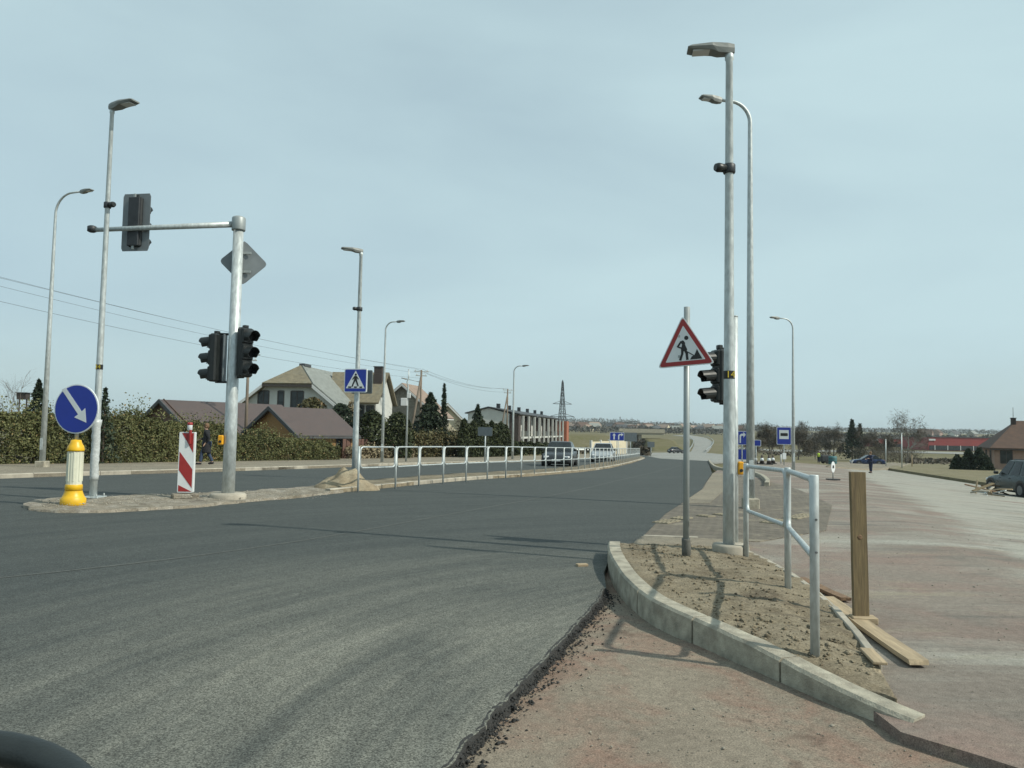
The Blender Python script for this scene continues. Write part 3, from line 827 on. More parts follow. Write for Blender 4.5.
# ---- signal heads
def signal_head(parent, c, face, h=.95, w=.30, board=False, k='signal_head', vis=.22):
    f = Vector(face); f.z = 0; f.normalize(); s = UP.cross(f).normalized()
    fr = Matrix((( f.x, s.x, 0), (f.y, s.y, 0), (0, 0, 1)))
    mb = MB()
    n = 3; hh = h / n
    mb.box(c, (w * .55, w, h), fr, .03)
    for i in range(n):
        z = c + UP * (hh * (i - 1)) + f * (w * .30)
        mb.box(z, (w * .22, w * .88, hh * .9), fr, .02)
    body = mb.build(k, 'black_plastic', parent)
    MB().box(c + UP * (h / 2 + .03), (w * .3, w * .35, .06), fr, .01).build('cap', 'black_plastic', body)
    for i in range(n):
        z = c + UP * (hh * (i - 1)) + f * (w * .41)
        r = hh * .36
        MB().tube([z, z + f * .012], r * .92, 16).build('lens', 'lens_dark', body)
        m2 = MB(); vs, fs = [], []
        K = 14
        for q in (0, 1):
            for j in range(K + 1):
                a = R(-50) + R(280) * j / K
                ln = vis * (1.0 if .15 < j / K < .85 else .75)
                for rr in (r, r * .94):
                    vs.append(z + (f * (ln if q else 0) - UP * (.02 if q else 0)) + s * (rr * math.cos(a)) + UP * (rr * math.sin(a)))
        def id_(q, j, t): return q * 2 * (K + 1) + j * 2 + t
        for j in range(K):
            fs += [(id_(0, j, 0), id_(0, j + 1, 0), id_(1, j + 1, 0), id_(1, j, 0)), (id_(0, j, 1), id_(1, j, 1), id_(1, j + 1, 1), id_(0, j + 1, 1)), (id_(1, j, 0), id_(1, j + 1, 0), id_(1, j + 1, 1), id_(1, j, 1))]
        m2.add(vs, fs, False).build('visor', 'black_plastic', body, fix=False)
    if board:
        o = c - f * (w * .30)
        poly = [(-w * .95, -h * .58), (w * .95, -h * .58), (w * 1.05, -h * .52), (w * 1.05, h * .52), (w * .95, h * .58), (-w * .95, h * .58), (-w * 1.05, h * .52), (-w * 1.05, -h * .52)]
        MB().prism(poly, (o + f * .06, s, UP, f), 0, .012).build('backing_board', 'sign_back', parent)
        MB().box(o - f * .012, (.03, .05, h * 1.12), fr, .004).build('mounting_rail', 'galvanised_dark', parent)
        MB().box(o + f * .02, (.12, w * .85, h * .98), fr, .01).build('rear_housing', 'dark_steel', parent)
    return body
# mast with arm on the refuge island
b = P(228, 498, .05); Hm = at(237.5, 218, b.y).z - b.z
mast = empty('signal_mast', b, 0, 'thick grey traffic signal mast on the refuge island with an arm reaching left', 'traffic signal')
MB().tube([(0, 0, -.2), (0, 0, 1.5), (0, 0, Hm)], [.128, .124, .103], 22).build('pole', 'galvanised', mast)
MB().lathe([(.36, -.2), (.36, .07), (.33, .10), (.1, .11)], 22).build('footing', 'concrete_dusty', mast)
ap = at(92, 230, b.y - .25) - b
za = at(232, 224, b.y).z - b.z
tip = Vector((ap.x, -.25, za - .0)); tip.z = ap.z
MB().tube([(0, 0, za), tip * .5 + Vector((0, 0, za)) * .5, tip], [.065, .055, .045], 14).build('arm', 'galvanised', mast)
mb = MB(); mb.lathe([(.05, -.07), (.09, -.05), (.09, .05), (.05, .07)], 12, tip + UP * .02); mb.build('arm_camera', 'dark_steel', mast)
MB().lathe([(.135, za - .14), (.14, za - .12), (.14, za + .12), (.13, za + .14)], 18).build('arm_clamp', 'galvanised_dark', mast)
MB().lathe([(.115, Hm - .01), (.118, Hm + .01), (.09, Hm + .03)], 18).build('pole_cap', 'galvanised_dark', mast)
cb = at(131, 221, b.y - .15) - b
signal_head(mast, cb + Vector((.06, .13, 0)), (.16, .985, 0), 1.05, .30, True)
# diamond priority plate, seen from behind
dc = at(241, 261, b.y) - b + Vector((0, .16, 0))
MB().prism([(0, -.46), (.06, -.42), (.44, -.05), (.46, 0), (.44, .05), (.06, .42), (0, .46), (-.06, .42), (-.44, .05), (-.46, 0), (-.44, -.05), (-.06, -.42)], (dc, Vector((.95, .3, 0)), UP, Vector((-.3, .95, 0))), 0, .012).build('diamond_plate', 'sign_back', mast)
for dz in (-.2, .2): MB().box(dc + Vector((-.02, -.02, dz)), (.36, .03, .05), None, .004).build('plate_bracket', 'galvanised_dark', mast)
def side_head(px, py, face, h, lab):
    c = at(px, py, b.y) - b; c.y = -.04 if lab == 'l' else -.08
    signal_head(mast, c, face, h, .30, False, vis=.23)
    for dz in (-h * .5, h * .5):
        MB().tube([Vector((0, 0, c.z + dz)), Vector((c.x, c.y, c.z + dz))], .025, 8).build('head_bracket', 'black_plastic', mast)
    sgn = 1 if c.x > 0 else -1
    MB().box((sgn * .175, -.02, c.z), (.03, .16, h * .98), None, .004).build('backing_strip', 'sign_back', mast)
side_head(217, 358, (-.97, .25, 0), 1.0, 'l')
side_head(246, 353, (.80, -.60, 0), 1.02, 'r')
pb = at(222, 440, b.y) - b
bx_ = MB().box((pb.x + .015, -.10, pb.z), (.11, .09, .20), None, .02).build('push_button_box', 'amber_plastic', mast)
MB().tube([(pb.x + .015, -.145, pb.z - .03), (pb.x + .015, -.16, pb.z - .03)], .028, 12).build('button', 'black_plastic', bx_)

# right-hand signal on its own post just behind the nearest lamp
b2 = P(734, 549, .06); H2 = at(732.5, 317, b2.y).z - b2.z
spost = empty('signal_post', b2, 0, 'grey signal post half hidden behind the nearest lamp post, black signal facing left', 'traffic signal')
MB().tube([(0, 0, -.2), (0, 0, H2)], [.055, .05], 16).build('pole', 'galvanised', spost)
MB().lathe([(.051, H2 - .005), (.054, H2 + .01), (.03, H2 + .02)], 14).build('pole_cap', 'galvanised_dark', spost)
c = at(719.5, 376, b2.y) - b2
signal_head(spost, Vector((c.x, c.y, c.z)), (-.96, -.28, 0), .70, .22, False, vis=.19)
for dz in (-.36, .36): MB().tube([(0, 0, c.z + dz), (c.x, c.y, c.z + dz)], .018, 8).build('head_bracket', 'black_plastic', spost)
c = at(740, 468, b2.y) - b2
q = MB().box((c.x, -.01, c.z), (.075, .09, .17), None, .015).build('push_button_box', 'amber_plastic', spost)
MB().tube([(c.x, -.055, c.z - .03), (c.x, -.068, c.z - .03)], .022, 12).build('button', 'black_plastic', q)
MB().lathe([(.16, -.2), (.16, .07), (.05, .08)], 14).build('footing', 'concrete_dusty', spost)

# ---- signs
def rounded(poly, r, n=4):
    o = []
    k = len(poly)
    for i in range(k):
        p, a, c_ = Vector(poly[i]), Vector(poly[i - 1]), Vector(poly[(i + 1) % k])
        u, v = (a - p).normalized(), (c_ - p).normalized()
        for j in range(n + 1):
            t = j / n
            s0 = p + u * r; s1 = p + v * r
            q = s0 * (1 - t) ** 2 + p * (2 * t * (1 - t)) + s1 * t ** 2
            o.append((q.x, q.y))
    return o
def circ(cx, cy, r, n=24): return [(cx + r * math.cos(2 * math.pi * i / n), cy + r * math.sin(2 * math.pi * i / n)) for i in range(n)]
def bar(a, b_, w0, w1=None):
    w1 = w0 if w1 is None else w1
    a, b_ = Vector(a), Vector(b_); t = (b_ - a).normalized(); n = Vector((-t.y, t.x))
    return [tuple(a - n * w0 / 2), tuple(b_ - n * w1 / 2), tuple(b_ + n * w1 / 2), tuple(a + n * w0 / 2)]
def face_frame(o, face, roll=0):
    f = Vector(face); f.z = 0; f.normalize()
    U = f.cross(UP).normalized() * -1           # to the right as seen by the reader
    U2 = U * math.cos(roll) + UP * math.sin(roll); V2 = UP * math.cos(roll) - U * math.sin(roll)
    return (o, U2, V2, f)
# roadworks triangle
b3 = P(686, 558, .10); H3 = at(685.5, 307, b3.y).z - b3.z
rw = empty('roadworks_sign', b3, 0, 'red-bordered triangular roadworks sign with a digging figure on a thin grey post', 'road sign')
MB().tube([(0, 0, -.2), (0, 0, H3)], .036, 14).build('post', 'galvanised_dark', rw)
MB().tube([(0, 0, -.05), (0.004, 0, .12), (0, 0.003, .2), (0, 0, .225)], [.05, .053, .05, .049], 10).build('post_sleeve', 'grey_sleeve', rw)
c = at(683.5, 345, b3.y) - b3; c.y = -.05
fr = face_frame(c, (-.42, -.9, 0), R(4.0))
s = .335; tri = [(-s, -.255), (s, -.255), (0, .345)]
pl = MB().prism(rounded(tri, .05), fr, -.012, .004).build('plate', 'sign_white', rw)
MB().prism(rounded(tri, .05), fr, -.016, -.0125).build('plate_back', 'sign_back', rw)
sc = lambda k: [(x * k, (y + .055) * k - .055) for x, y in tri]
MB().prism(rounded(sc(.945), .045), fr, .0045, .007).build('red_border', 'sign_red', rw)
MB().prism(rounded(sc(.70), .012), fr, .0075, .009).build('white_field', 'sign_white', rw)
def picto(parent, polys, fr, t, name='pictogram', mat='sign_black'):
    mb = MB()
    for i, p in enumerate(polys): mb.prism(p, fr, t, t + .002 + .0002 * i)
    return mb.build(name, mat, parent)
K = .0036
def pp(*pts): return [((x - 50) * K, (50 - y) * K - .06 + .02) for x, y in pts]
def pbar(a, b_, w0, w1=None):
    (p, q) = pp(a, b_); return bar(p, q, w0 * K, (w1 if w1 else w0) * K)
picto(rw, [[(x, y) for x, y in circ(*pp((58, 18))[0], 7 * K, 14)], pp((36, 28), (47, 25), (53, 33), (52, 56), (46, 62), (38, 56), (43, 38)),
           pbar((40, 29), (27, 46), 6), pbar((28, 45), (42, 51), 5), pbar((48, 36), (56, 58), 6), pbar((43, 56), (41, 72), 9, 7), pbar((41, 70), (33, 90), 7, 8), pbar((50, 54), (57, 70), 9, 8), pbar((56, 69), (57, 90), 8, 8),
           pbar((44, 54), (82, 80), 3), pp((66, 90), (72, 80), (80, 78), (90, 58), (97, 74), (105, 90))], fr, .0095)
for dz in (-.14, .10): MB().box(c + Vector((.0, .028, dz)), (.14, .03, .03), None, .003).build('clamp', 'galvanised_dark', rw)

# keep-right sign on its yellow bollard
b4 = P(73, 503.5, .06)
kr = empty('keep_right_bollard', b4, 0, 'blue round sign with white diagonal arrow on a yellow and cream bollard', 'road sign')
hz = lambda py: at(73, py, b4.y).z - b4.z
h0, h1, h2, h3 = hz(490), hz(486), hz(450), hz(440)
MB().lathe([(.20, -.04), (.215, .0), (.215, .09), (.19, .12), (.165, .17), (.145, h0 - .01), (.145, h0), (.12, h0 + .01)], 20).build('base', 'yellow_plastic', kr)
MB().lathe([(.146, h0 - .01), (.148, h1 + .0), (.142, h1 + .02), (.14, h1 + .03)], 20).build('collar', 'yellow_plastic', kr)
body = MB().lathe([(.130, h1), (.130, h2), (.08, h2 + .01)], 16, smooth=False).build('shaft', 'cream_plastic', kr)
for i in range(8):
    a = 2 * math.pi * (i + .5) / 8
    MB().box((.131 * math.cos(a), .131 * math.sin(a), (h1 + h2) / 2 + .03), (.012, .028, h2 - h1 - .12), Matrix.Rotation(a, 3, 'Z'), .003).build('rib', 'cream_plastic', body)
MB().lathe([(.145, h2 - .02), (.148, h2 + .01), (.135, h2 + .07), (.10, h2 + .13), (.085, h3), (.03, h3 + .01)], 20).build('cap', 'yellow_plastic', kr)
c = at(78, 409, b4.y) - b4; c.y = -.06
MB().tube([(0, 0, h3 - .05), (.03, 0, c.z + .2)], .034, 12).build('post', 'galvanised', kr)
fr = face_frame(c, (-.17, -.98, 0))
rr = .455
MB().prism(circ(0, 0, rr, 40), fr, -.03, 0).build('sign_rim', 'sign_white', kr)
MB().prism(circ(0, 0, rr * .955, 40), fr, .001, .004).build('sign_face', 'sign_blue', kr)
MB().prism([(x * rr, y * rr) for x, y in ((-.70, .78), (-.52, .86), (.27, -.10), (.42, .04), (.50, -.55), (-.06, -.34), (.11, -.22))], fr, .0045, .007).build('arrow', 'sign_white', kr)

# red and white hazard panel
b5 = P(184.5, 497.5, .06); Hh = at(184, 432, b5.y).z - b5.z
hp = empty('hazard_panel', b5, 0, 'red and white diagonally striped hazard panel standing on the refuge island', 'hazard panel')
fr = face_frame(Vector((0, 0, Hh / 2 + .04)), (.05, -.99, 0))
w5 = .155
MB().prism(rounded([(-w5, -Hh / 2 + .06), (w5, -Hh / 2 + .06), (w5, Hh / 2 - .04), (-w5, Hh / 2 - .04)], .02, 3), fr, -.10, 0).build('panel_body', 'sign_white', hp)
def clip_band(z0, w, lo, hi):
    o = []
    for x, z in ((-w, z0 + .0), (w, z0 - .32), (w, z0 - .32 + .30), (-w, z0 + .30)): o.append((x, min(hi, max(lo, z))))
    q = []
    for p in o:
        if not q or (Vector(p) - Vector(q[-1])).length > 1e-4: q.append(p)
    return q
lo, hi = -Hh / 2 + .08, Hh / 2 - .06
for z0, poly in ((0, [(-.135, hi), (.135, hi), (.135, hi - .47), (.10, hi - .42)]), (1, [(-.135, hi - .38), (.135, hi - .74), (.135, hi - 1.12), (-.135, hi - .76)]), (2, [(-.135, hi - 1.06 if hi - 1.06 > lo else lo + .3), (.135, lo), (-.135, lo)])):
    if z0 == 0: poly = [(-.10, hi), (.135, hi), (.135, hi - .40)]
    MB().prism(poly, fr, .001, .004).build('red_stripe', 'sign_red', hp)
MB().box((0, .02, .03), (.5, .36, .10), Matrix.Rotation(R(30), 3, 'Z'), .02).build('rubber_foot', 'rubble_soil', hp)
fl = Vector((.02, 0, Hh))
MB().box(fl + Vector((.05, -.01, -.10)), (.045, .06, .30), None, .01).build('lamp_bracket', 'sign_red', hp)
MB().lathe([(.03, 0), (.05, .02), (.05, .12), (.03, .16)], 14, fl + Vector((.03, 0, .03))).build('warning_lamp', 'headlamp', hp)
MB().lathe([(.045, 0), (.055, .01), (.055, .05), (.04, .06)], 14, fl + Vector((.03, 0, .14))).build('lamp_cap', 'sign_red', hp)

# pedestrian crossing sign clamped to the slim lamp
def crossing(c, face, s, back, label):
    o = Vector(c); root = empty('crossing_sign', o, 0, label, 'road sign')
    fr = face_frame(Vector((0, 0, 0)), face)
    q = rounded([(-s, -s), (s, -s), (s, s), (-s, s)], s * .12, 3)
    MB().prism(q, fr, -.05, 0).build('plate', 'sign_white' if not back else 'sign_back', root)
    q = rounded([(-s * .93, -s * .93), (s * .93, -s * .93), (s * .93, s * .93), (-s * .93, s * .93)], s * .10, 3)
    MB().prism(q, fr, .001, .004).build('blue_face', 'sign_blue', root)
    MB().prism([(-s * .84, -s * .66), (s * .84, -s * .66), (0, s * .84)], fr, .0045, .007).build('white_triangle', 'sign_white', root)
    B = lambda a, b_, w, w1=None: bar((a[0] * s, a[1] * s), (b_[0] * s, b_[1] * s), w * s, (w1 or w) * s)
    picto(root, [circ(.02 * s, .50 * s, .095 * s, 12), [(x * s, y * s) for x, y in ((-.09, .38), (.12, .38), (.14, .05), (-.12, .05))], B((-.07, .34), (-.26, .08), .09), B((.10, .34), (.27, .10), .09), B((-.02, .12), (-.28, -.52), .16, .11), B((.03, .12), (.26, -.48), .16, .11),
                 B((-.62, -.56), (-.34, -.56), .12), B((-.10, -.56), (.14, -.56), .12), B((.38, -.56), (.62, -.56), .12)], fr, .0075)
    return root
cs = at(355.5, 380.5, LC_b.y - .14)
crossing(cs, (-.18, -.98, 0), .37, False, 'square blue pedestrian crossing sign clamped to the slim street lamp')
cs2 = at(362, 382, LC_b.y + .16)
o = MB().prism(rounded([(-.37, -.37), (.37, -.37), (.37, .37), (-.37, .37)], .04, 3), face_frame(Vector((0, 0, 0)), (-.35, -.94, 0)), -.02, .01).build('crossing_sign', 'sign_back')
o.location = cs2; tag(o, 'grey rear of a second square sign showing just behind the pedestrian crossing sign', 'road sign')

# ---- railings
def rail_panel(mb, a, c_, z0a, z1a, z0b, z1b, r, inset, cr):
    """rounded loop of tube between two posts"""
    u = (c_ - a); L = u.length; u = u / L
    pa, pc = a + u * inset, c_ - u * inset
    def V3(t, h):
        p = pa + (pc - pa) * t
        return Vector((p.x, p.y, h))
    Lh = (pc - pa).length
    n = 5; pts = []
    def corner(t0, hz_, sx, sz, a0):
        for i in range(n + 1):
            ang = a0 + (math.pi / 2) * i / n
            x = t0 + sx * cr / Lh + math.cos(ang) * cr / Lh
            zlo, zhi = z0a + (z0b - z0a) * x, z1a + (z1b - z1a) * x
            z = (zlo + cr + math.sin(ang) * cr) if sz > 0 else (zhi - cr + math.sin(ang) * cr)
            pts.append(V3(x, z))
    corner(0, 0, 1, 1, math.pi); corner(1, 0, -1, 1, 1.5 * math.pi); corner(1, 0, -1, -1, 0); corner(0, 0, 1, -1, .5 * math.pi)
    mb.tube(pts, r, 10, closed=True)
# near railing on the island
rp = [P(746, 556, .09), P(788, 588, .10), P(815, 648, .115)]
tops = [at(746, 463.5, rp[0].y).z, at(788, 467.5, rp[1].y).z, at(815, 475, rp[2].y).z]
rail = empty('pedestrian_railing', rp[0], 0, 'galvanised tube railing of two panels standing in the earth island', 'railing')
for i, p in enumerate(rp):
    q = p - rp[0]; ht = tops[i] - rp[0].z
    r_ = .031
    MB().tube([(q.x, q.y, q.z - .2), (q.x, q.y, ht - .006), (q.x, q.y, ht)], [r_, r_, r_ * .9], 16).build('post', 'galvanised', rail)
    for hgt in (.30, .52):
        MB().tube([(q.x - .0, q.y - r_, ht - hgt), (q.x, q.y - r_ - .008, ht - hgt)], .008, 8).build('bolt', 'rim', rail)
for i in range(2):
    a, c_ = rp[i] - rp[0], rp[i + 1] - rp[0]
    mb = MB()
    rail_panel(mb, a, c_, tops[i] - rp[0].z - .56, tops[i] - rp[0].z - .03, tops[i + 1] - rp[0].z - .56, tops[i + 1] - rp[0].z - .035, .024, .058, .09)
    mb.build('panel', 'galvanised', rail)
# long railing on the median
rl = xy((358, 488), (390, 486.3), (417, 483), (440, 481), (459, 479.4), (477, 478), (505, 475.9), (537, 473.5), (565, 470.8), (590, 468.2), (617, 464.3), (640, 458.4), off=.09)
rl = resample(smooth_path(rl, 2), 1.42)
r0 = rl[0]; z_0 = G(r0.x, r0.y) + .09
rail2 = empty('pedestrian_railing', (r0.x, r0.y, z_0), 0, 'long white-grey tube railing of many panels running along the median', 'railing')
pm = MB().tube([(0, 0, -.2), (0, 0, 1.01)], .025, 10).build('post', 'galvanised', rail2).data
for i, p in enumerate(rl):
    if i:
        o = link(bpy.data.objects.new('post', pm)); o.parent = rail2; o.location = (p.x - r0.x, p.y - r0.y, G(p.x, p.y) + .09 - z_0)
for a, c_ in zip(rl, rl[1:]):
    mb = MB(); ga, gc = G(a.x, a.y) + .09 - z_0, G(c_.x, c_.y) + .09 - z_0
    rail_panel(mb, a - r0, c_ - r0, ga + .48, ga + .99, gc + .48, gc + .99, .021, .05, .10)
    mb.build('panel', 'galvanised', rail2)

# ---- wood
bs = P(861, 617, .04)
stake = empty('wooden_stake', bs, 0, 'upright brown wooden stake nailed to a small block beside the island', 'stake')
Hs = at(857, 472, bs.y).z - bs.z
k = .5 * 14.5 / 769 * bs.y
mb = MB(); lean = -.006 * Hs
sec = []
for t in (0, .3, .6, 1.0):
    z = Hs * t
    sec.append([Vector((x * (1 + .02 * math.sin(t * 9)) - .02 * t, y, z)) for x, y in ((-k, -.02), (k, -.02), (k, .025), (-k, .025))])
vs = [v for r_ in sec for v in r_]
fs = [(i * 4 + j, i * 4 + (j + 1) % 4, (i + 1) * 4 + (j + 1) % 4, (i + 1) * 4 + j) for i in range(3) for j in range(4)] + [(3, 2, 1, 0), (12, 13, 14, 15)]
mb.add(vs, fs).build('board', 'wood_stake', stake)
MB().lathe([(.022, -.002), (.020, .0015), (.009, .002)], 12, (0, 0, 0)).build('knot', 'wood_cut', stake).matrix_local = Matrix.Translation((-.012, -.0205, Hs * .55)) @ Matrix.Rotation(R(90), 4, 'X')
MB().box((.01, -.02, -.015), (.20, .13, .055), Matrix.Rotation(R(-8), 3, 'Z'), .006).build('foot_block', 'wood_plank', stake)
def plank(a, c_, w, t, z, label, twist=0, mat='wood_plank'):
    d = c_ - a; mid = (a + c_) / 2
    o = MB()
    L = d.length; n = 8
    vs, fs = [], []
    for i in range(n + 1):
        x = -L / 2 + L * i / n + (rnd.uniform(-.012, .012) if i in (0, n) else 0)
        zz = .003 * math.sin(i * .9) + twist * i / n
        ww = w * (1 + .03 * math.sin(i * 2.1))
        for y, q in ((-ww / 2, -t / 2), (ww / 2, -t / 2), (ww / 2, t / 2), (-ww / 2, t / 2)):
            vs.append(Vector((x + (rnd.uniform(-.02, .02) if i in (0, n) else 0), y, q + zz)))
    for i in range(n):
        for j in range(4): fs.append((i * 4 + j, i * 4 + (j + 1) % 4, (i + 1) * 4 + (j + 1) % 4, (i + 1) * 4 + j))
    fs += [(3, 2, 1, 0), tuple(n * 4 + j for j in range(4))]
    ob = o.add(vs, fs).build('plank', mat)
    ob.location = (mid.x, mid.y, z); ob.rotation_euler = (0, 0, math.atan2(d.y, d.x))
    return tag(ob, label, 'plank', 'planks beside the island')
plank(P(826, 598, .02), P(919, 663, .02), .135, .032, .022, 'long pale plank lying on the plaza beside the wooden stake')
plank(P(800, 578, .02), P(846, 599, .02), .10, .03, .016, 'short brown plank lying just behind the upright stake', 0, 'wood_cut')
o = MB().box((0, 0, 0), (.34, .09, .02), None, .004).build('offcut', 'wood_plank'); q = P(870, 656, .07)
o.location = q + Vector((0.02, 0, .0)); o.rotation_euler = (0, 0, math.atan2((right_edge[-8] - right_edge[8]).y, (right_edge[-8] - right_edge[8]).x)); tag(o, 'short pale timber offcut set in the island edge near the long plank', 'plank')
o = MB().box((0, 0, .0), (.13, .07, .03), None, .004).build('offcut', 'wood_plank'); o.location = P(582, 565, .012); o.rotation_euler = (0, 0, .3); tag(o, 'tiny scrap of pale timber lying on the asphalt beside the kerb tip', 'scrap')

# ---- steering wheel of the car the picture was taken from
wc = at(-178, 882, .62); vv = (CAM - wc).normalized(); up_ = (_U - vv * _U.dot(vv)).normalized(); ax = (vv * .55 + up_ * .835).normalized()
sw = empty('steering_wheel', wc, 0, 'black steering wheel rim cut off by the lower left corner', 'steering wheel')
ux, uy, _ = frame_z(ax)
MB().tube([ux * (.185 * math.cos(2 * math.pi * i / 48)) + uy * (.185 * math.sin(2 * math.pi * i / 48)) for i in range(48)], .0165, 16, closed=True).build('rim', 'leather_black', sw)
MB().tube([ax * -.05, ax * -.02, ax * .02], [.06, .07, .05], 20).build('hub', 'leather_black', sw)
for a in (-math.pi / 2,):
    d = None
    dd = ux * math.cos(a) + uy * math.sin(a)
    MB().tube([dd * .05, dd * .18], [.018, .012], 10).build('spoke', 'leather_black', sw)
MB().tube([ax * -.04, ax * -.75], [.03, .03], 12).build('column', 'black_plastic', sw)

# ================================================================== BUILDINGS
def window(parent, c, U, V, N, w, h, bars=1, fm='frame_dark', proud=.03):
    """frame with a set-back pane; c is the centre on the wall face, N points outward"""
    t = .09 if h > .8 else .06
    mb = MB()
    for s_ in (-1, 1):
        mb.prism([(s_ * w / 2 - t / 2, -h / 2), (s_ * w / 2 + t / 2, -h / 2), (s_ * w / 2 + t / 2, h / 2), (s_ * w / 2 - t / 2, h / 2)], (c, U, V, N), -.02, proud)
        mb.prism([(-w / 2 + t / 2, s_ * h / 2 - t / 2), (w / 2 - t / 2, s_ * h / 2 - t / 2), (w / 2 - t / 2, s_ * h / 2 + t / 2), (-w / 2 + t / 2, s_ * h / 2 + t / 2)], (c, U, V, N), -.02, proud - .004)
    for i in range(bars):
        x = -w / 2 + w * (i + 1) / (bars + 1)
        mb.prism([(x - t / 3, -h / 2 + t / 2), (x + t / 3, -h / 2 + t / 2), (x + t / 3, h / 2 - t / 2), (x - t / 3, h / 2 - t / 2)], (c, U, V, N), -.02, proud - .008)
    f = mb.build('window', fm, parent)
    MB().prism([(-w / 2 + t / 2, -h / 2 + t / 2), (w / 2 - t / 2, -h / 2 + t / 2), (w / 2 - t / 2, h / 2 - t / 2), (-w / 2 + t / 2, h / 2 - t / 2)], (c, U, V, N), -.02, .006).build('pane', 'window_glass', f)
    return f
X_, Y_ = Vector((1, 0, 0)), Vector((0, 1, 0))
def gable_house(name, loc, yaw, L, Wd, ze, zr, wall, roof, label, cat='house', hip0=0.0, hip1=0.0, over=.45, wins=(), group=None, base=-1.0, gable_mat=None, fascia='frame_white', thick=.16):
    """ridge along local x from 0 to L, width along y; hips clip the ridge ends by that many metres (full hip), 0 = gable"""
    root = empty(name, loc, yaw, label, cat, group)
    h = Wd / 2
    mb = MB()
    k0 = ze if hip0 else zr - .02; k1 = ze if hip1 else zr - .02
    vs = [(0, -h, base), (0, h, base), (0, h, ze), (0, 0, k0), (0, -h, ze), (L, -h, base), (L, h, base), (L, h, ze), (L, 0, k1), (L, -h, ze)]
    fs = [(0, 1, 2, 3, 4), (9, 8, 7, 6, 5), (0, 4, 9, 5), (1, 6, 7, 2)]
    mb.add(vs, fs); mb.build('wall', wall, root)
    sl = (zr - ze) / h; o = over
    zo = ze - sl * o
    A, B, C_, D = Vector((-o, -h - o, zo)), Vector((L + o, -h - o, zo)), Vector((L + o, h + o, zo)), Vector((-o, h + o, zo))
    r0_, r1_ = Vector((hip0 if hip0 else -o, 0, zr)), Vector((L - hip1 if hip1 else L + o, 0, zr))
    mb = MB(); mb.add([A, B, C_, D, r0_, r1_], [(0, 1, 5, 4), (2, 3, 4, 5)] + ([(3, 0, 4)] if hip0 else []) + ([(1, 2, 5)] if hip1 else []))
    ro = mb.build('roof', roof, root, fix=False)
    md = ro.modifiers.new('thickness', 'SOLIDIFY'); md.thickness = thick; md.offset = 1
    md.use_even_offset = True
    mb = MB()
    for y in (-h - o, h + o): mb.box((L / 2, y, zo + .02), (L + 2 * o, .06, .2))
    mb.build('fascia', fascia, root)
    if not hip0:
        mb = MB()
        for s_ in (-1, 1): mb.prism([(s_ * (h + o), zo - .12), (s_ * (h + o), zo + .14), (0, zr + .12), (0, zr - .14)], (Vector((-o - .03, 0, 0)), Y_, UP, X_), -.05, .05)
        mb.build('barge_board', fascia, root)
    for face, u, z, w, hh, bars in wins:
        if face == 'x0': window(root, Vector((0, u, z)), Y_ * -1, UP, X_ * -1, w, hh, bars)
        if face == 'x1': window(root, Vector((L, u, z)), Y_, UP, X_, w, hh, bars)
        if face == 'y0': window(root, Vector((u, -h, z)), X_, UP, Y_ * -1, w, hh, bars)
        if face == 'y1': window(root, Vector((u, h, z)), X_ * -1, UP, Y_, w, hh, bars)
    return root
def add_chimney(root, x, y, z0, z1, w=.6, mat='brick_dark'):
    c = MB().box((x, y, (z0 + z1) / 2), (w, w, z1 - z0)).build('chimney', mat, root)
    MB().box((x, y, z1 + .04), (w + .12, w + .12, .08)).build('chimney_cap', 'dark_steel', c)

# big house with the clipped gable
ZH = 68.0
f0 = at(288, 427, ZH); gz = G(f0.x, ZH)
h1 = empty('house', (f0.x, ZH, gz), R(-6), 'big house with tan tiled roof and clipped white gable behind the sheds', 'house')
hw = 4.3; ze, zj, zr = at(330, 404, ZH).z - gz, at(288, 384, ZH).z - gz, at(292, 367, ZH + 3).z - gz
yj = hw * (zr - zj) / (zr - ze); Lh = 11.0; xh = 2.6
MB().add([(-hw, 0, -.5), (hw, 0, -.5), (hw, 0, ze), (yj, 0, zj - .05), (-yj, 0, zj - .05), (-hw, 0, ze), (-hw, Lh, -.5), (hw, Lh, -.5), (hw, Lh, ze), (0, Lh, zr - .05), (-hw, Lh, ze)],
         [(0, 1, 2, 3, 4, 5), (6, 10, 9, 8, 7), (0, 5, 10, 6), (1, 7, 8, 2)]).build('wall', 'wall_white', h1)
ov = .55; sl = (zr - ze) / hw; zo = ze - sl * ov
E = [Vector(v) for v in ((-hw - ov, -ov, zo), (-yj - .1, -ov, zj - .1), (yj + .1, -ov, zj - .1), (hw + ov, -ov, zo), (0, xh, zr), (0, Lh + ov, zr), (-hw - ov, Lh + ov, zo), (hw + ov, Lh + ov, zo))]
def solid(o, t=.18):
    md = o.modifiers.new('thickness', 'SOLIDIFY'); md.thickness = t; md.offset = 1; return o
solid(MB().add(E, [(0, 6, 5, 4, 1)][:1]).build('roof_slope', 'roof_tan', h1, fix=False))
solid(MB().add(E, [(1, 4, 2)]).build('roof_hip', 'roof_tan', h1, fix=False), -.18)
solid(MB().add(E, [(3, 2, 4, 5, 7)]).build('roof_slope', 'roof_grey', h1, fix=False), -.18)
mb = MB()
for s_ in (-1, 1): mb.prism([(s_ * (hw + ov), zo - .22), (s_ * (hw + ov), zo + .06), (s_ * (yj + .1), zj - .06), (s_ * (yj + .1), zj - .34)], (Vector((0, -ov - .03, 0)), X_, UP, Y_), -.05, .05)
mb.build('barge_board', 'frame_white', h1)
MB().box((0, -ov - .03, zj - .17), (2 * yj + .2, .08, .18)).build('gutter', 'frame_dark', h1)
wz = at(287, 398, ZH).z - gz
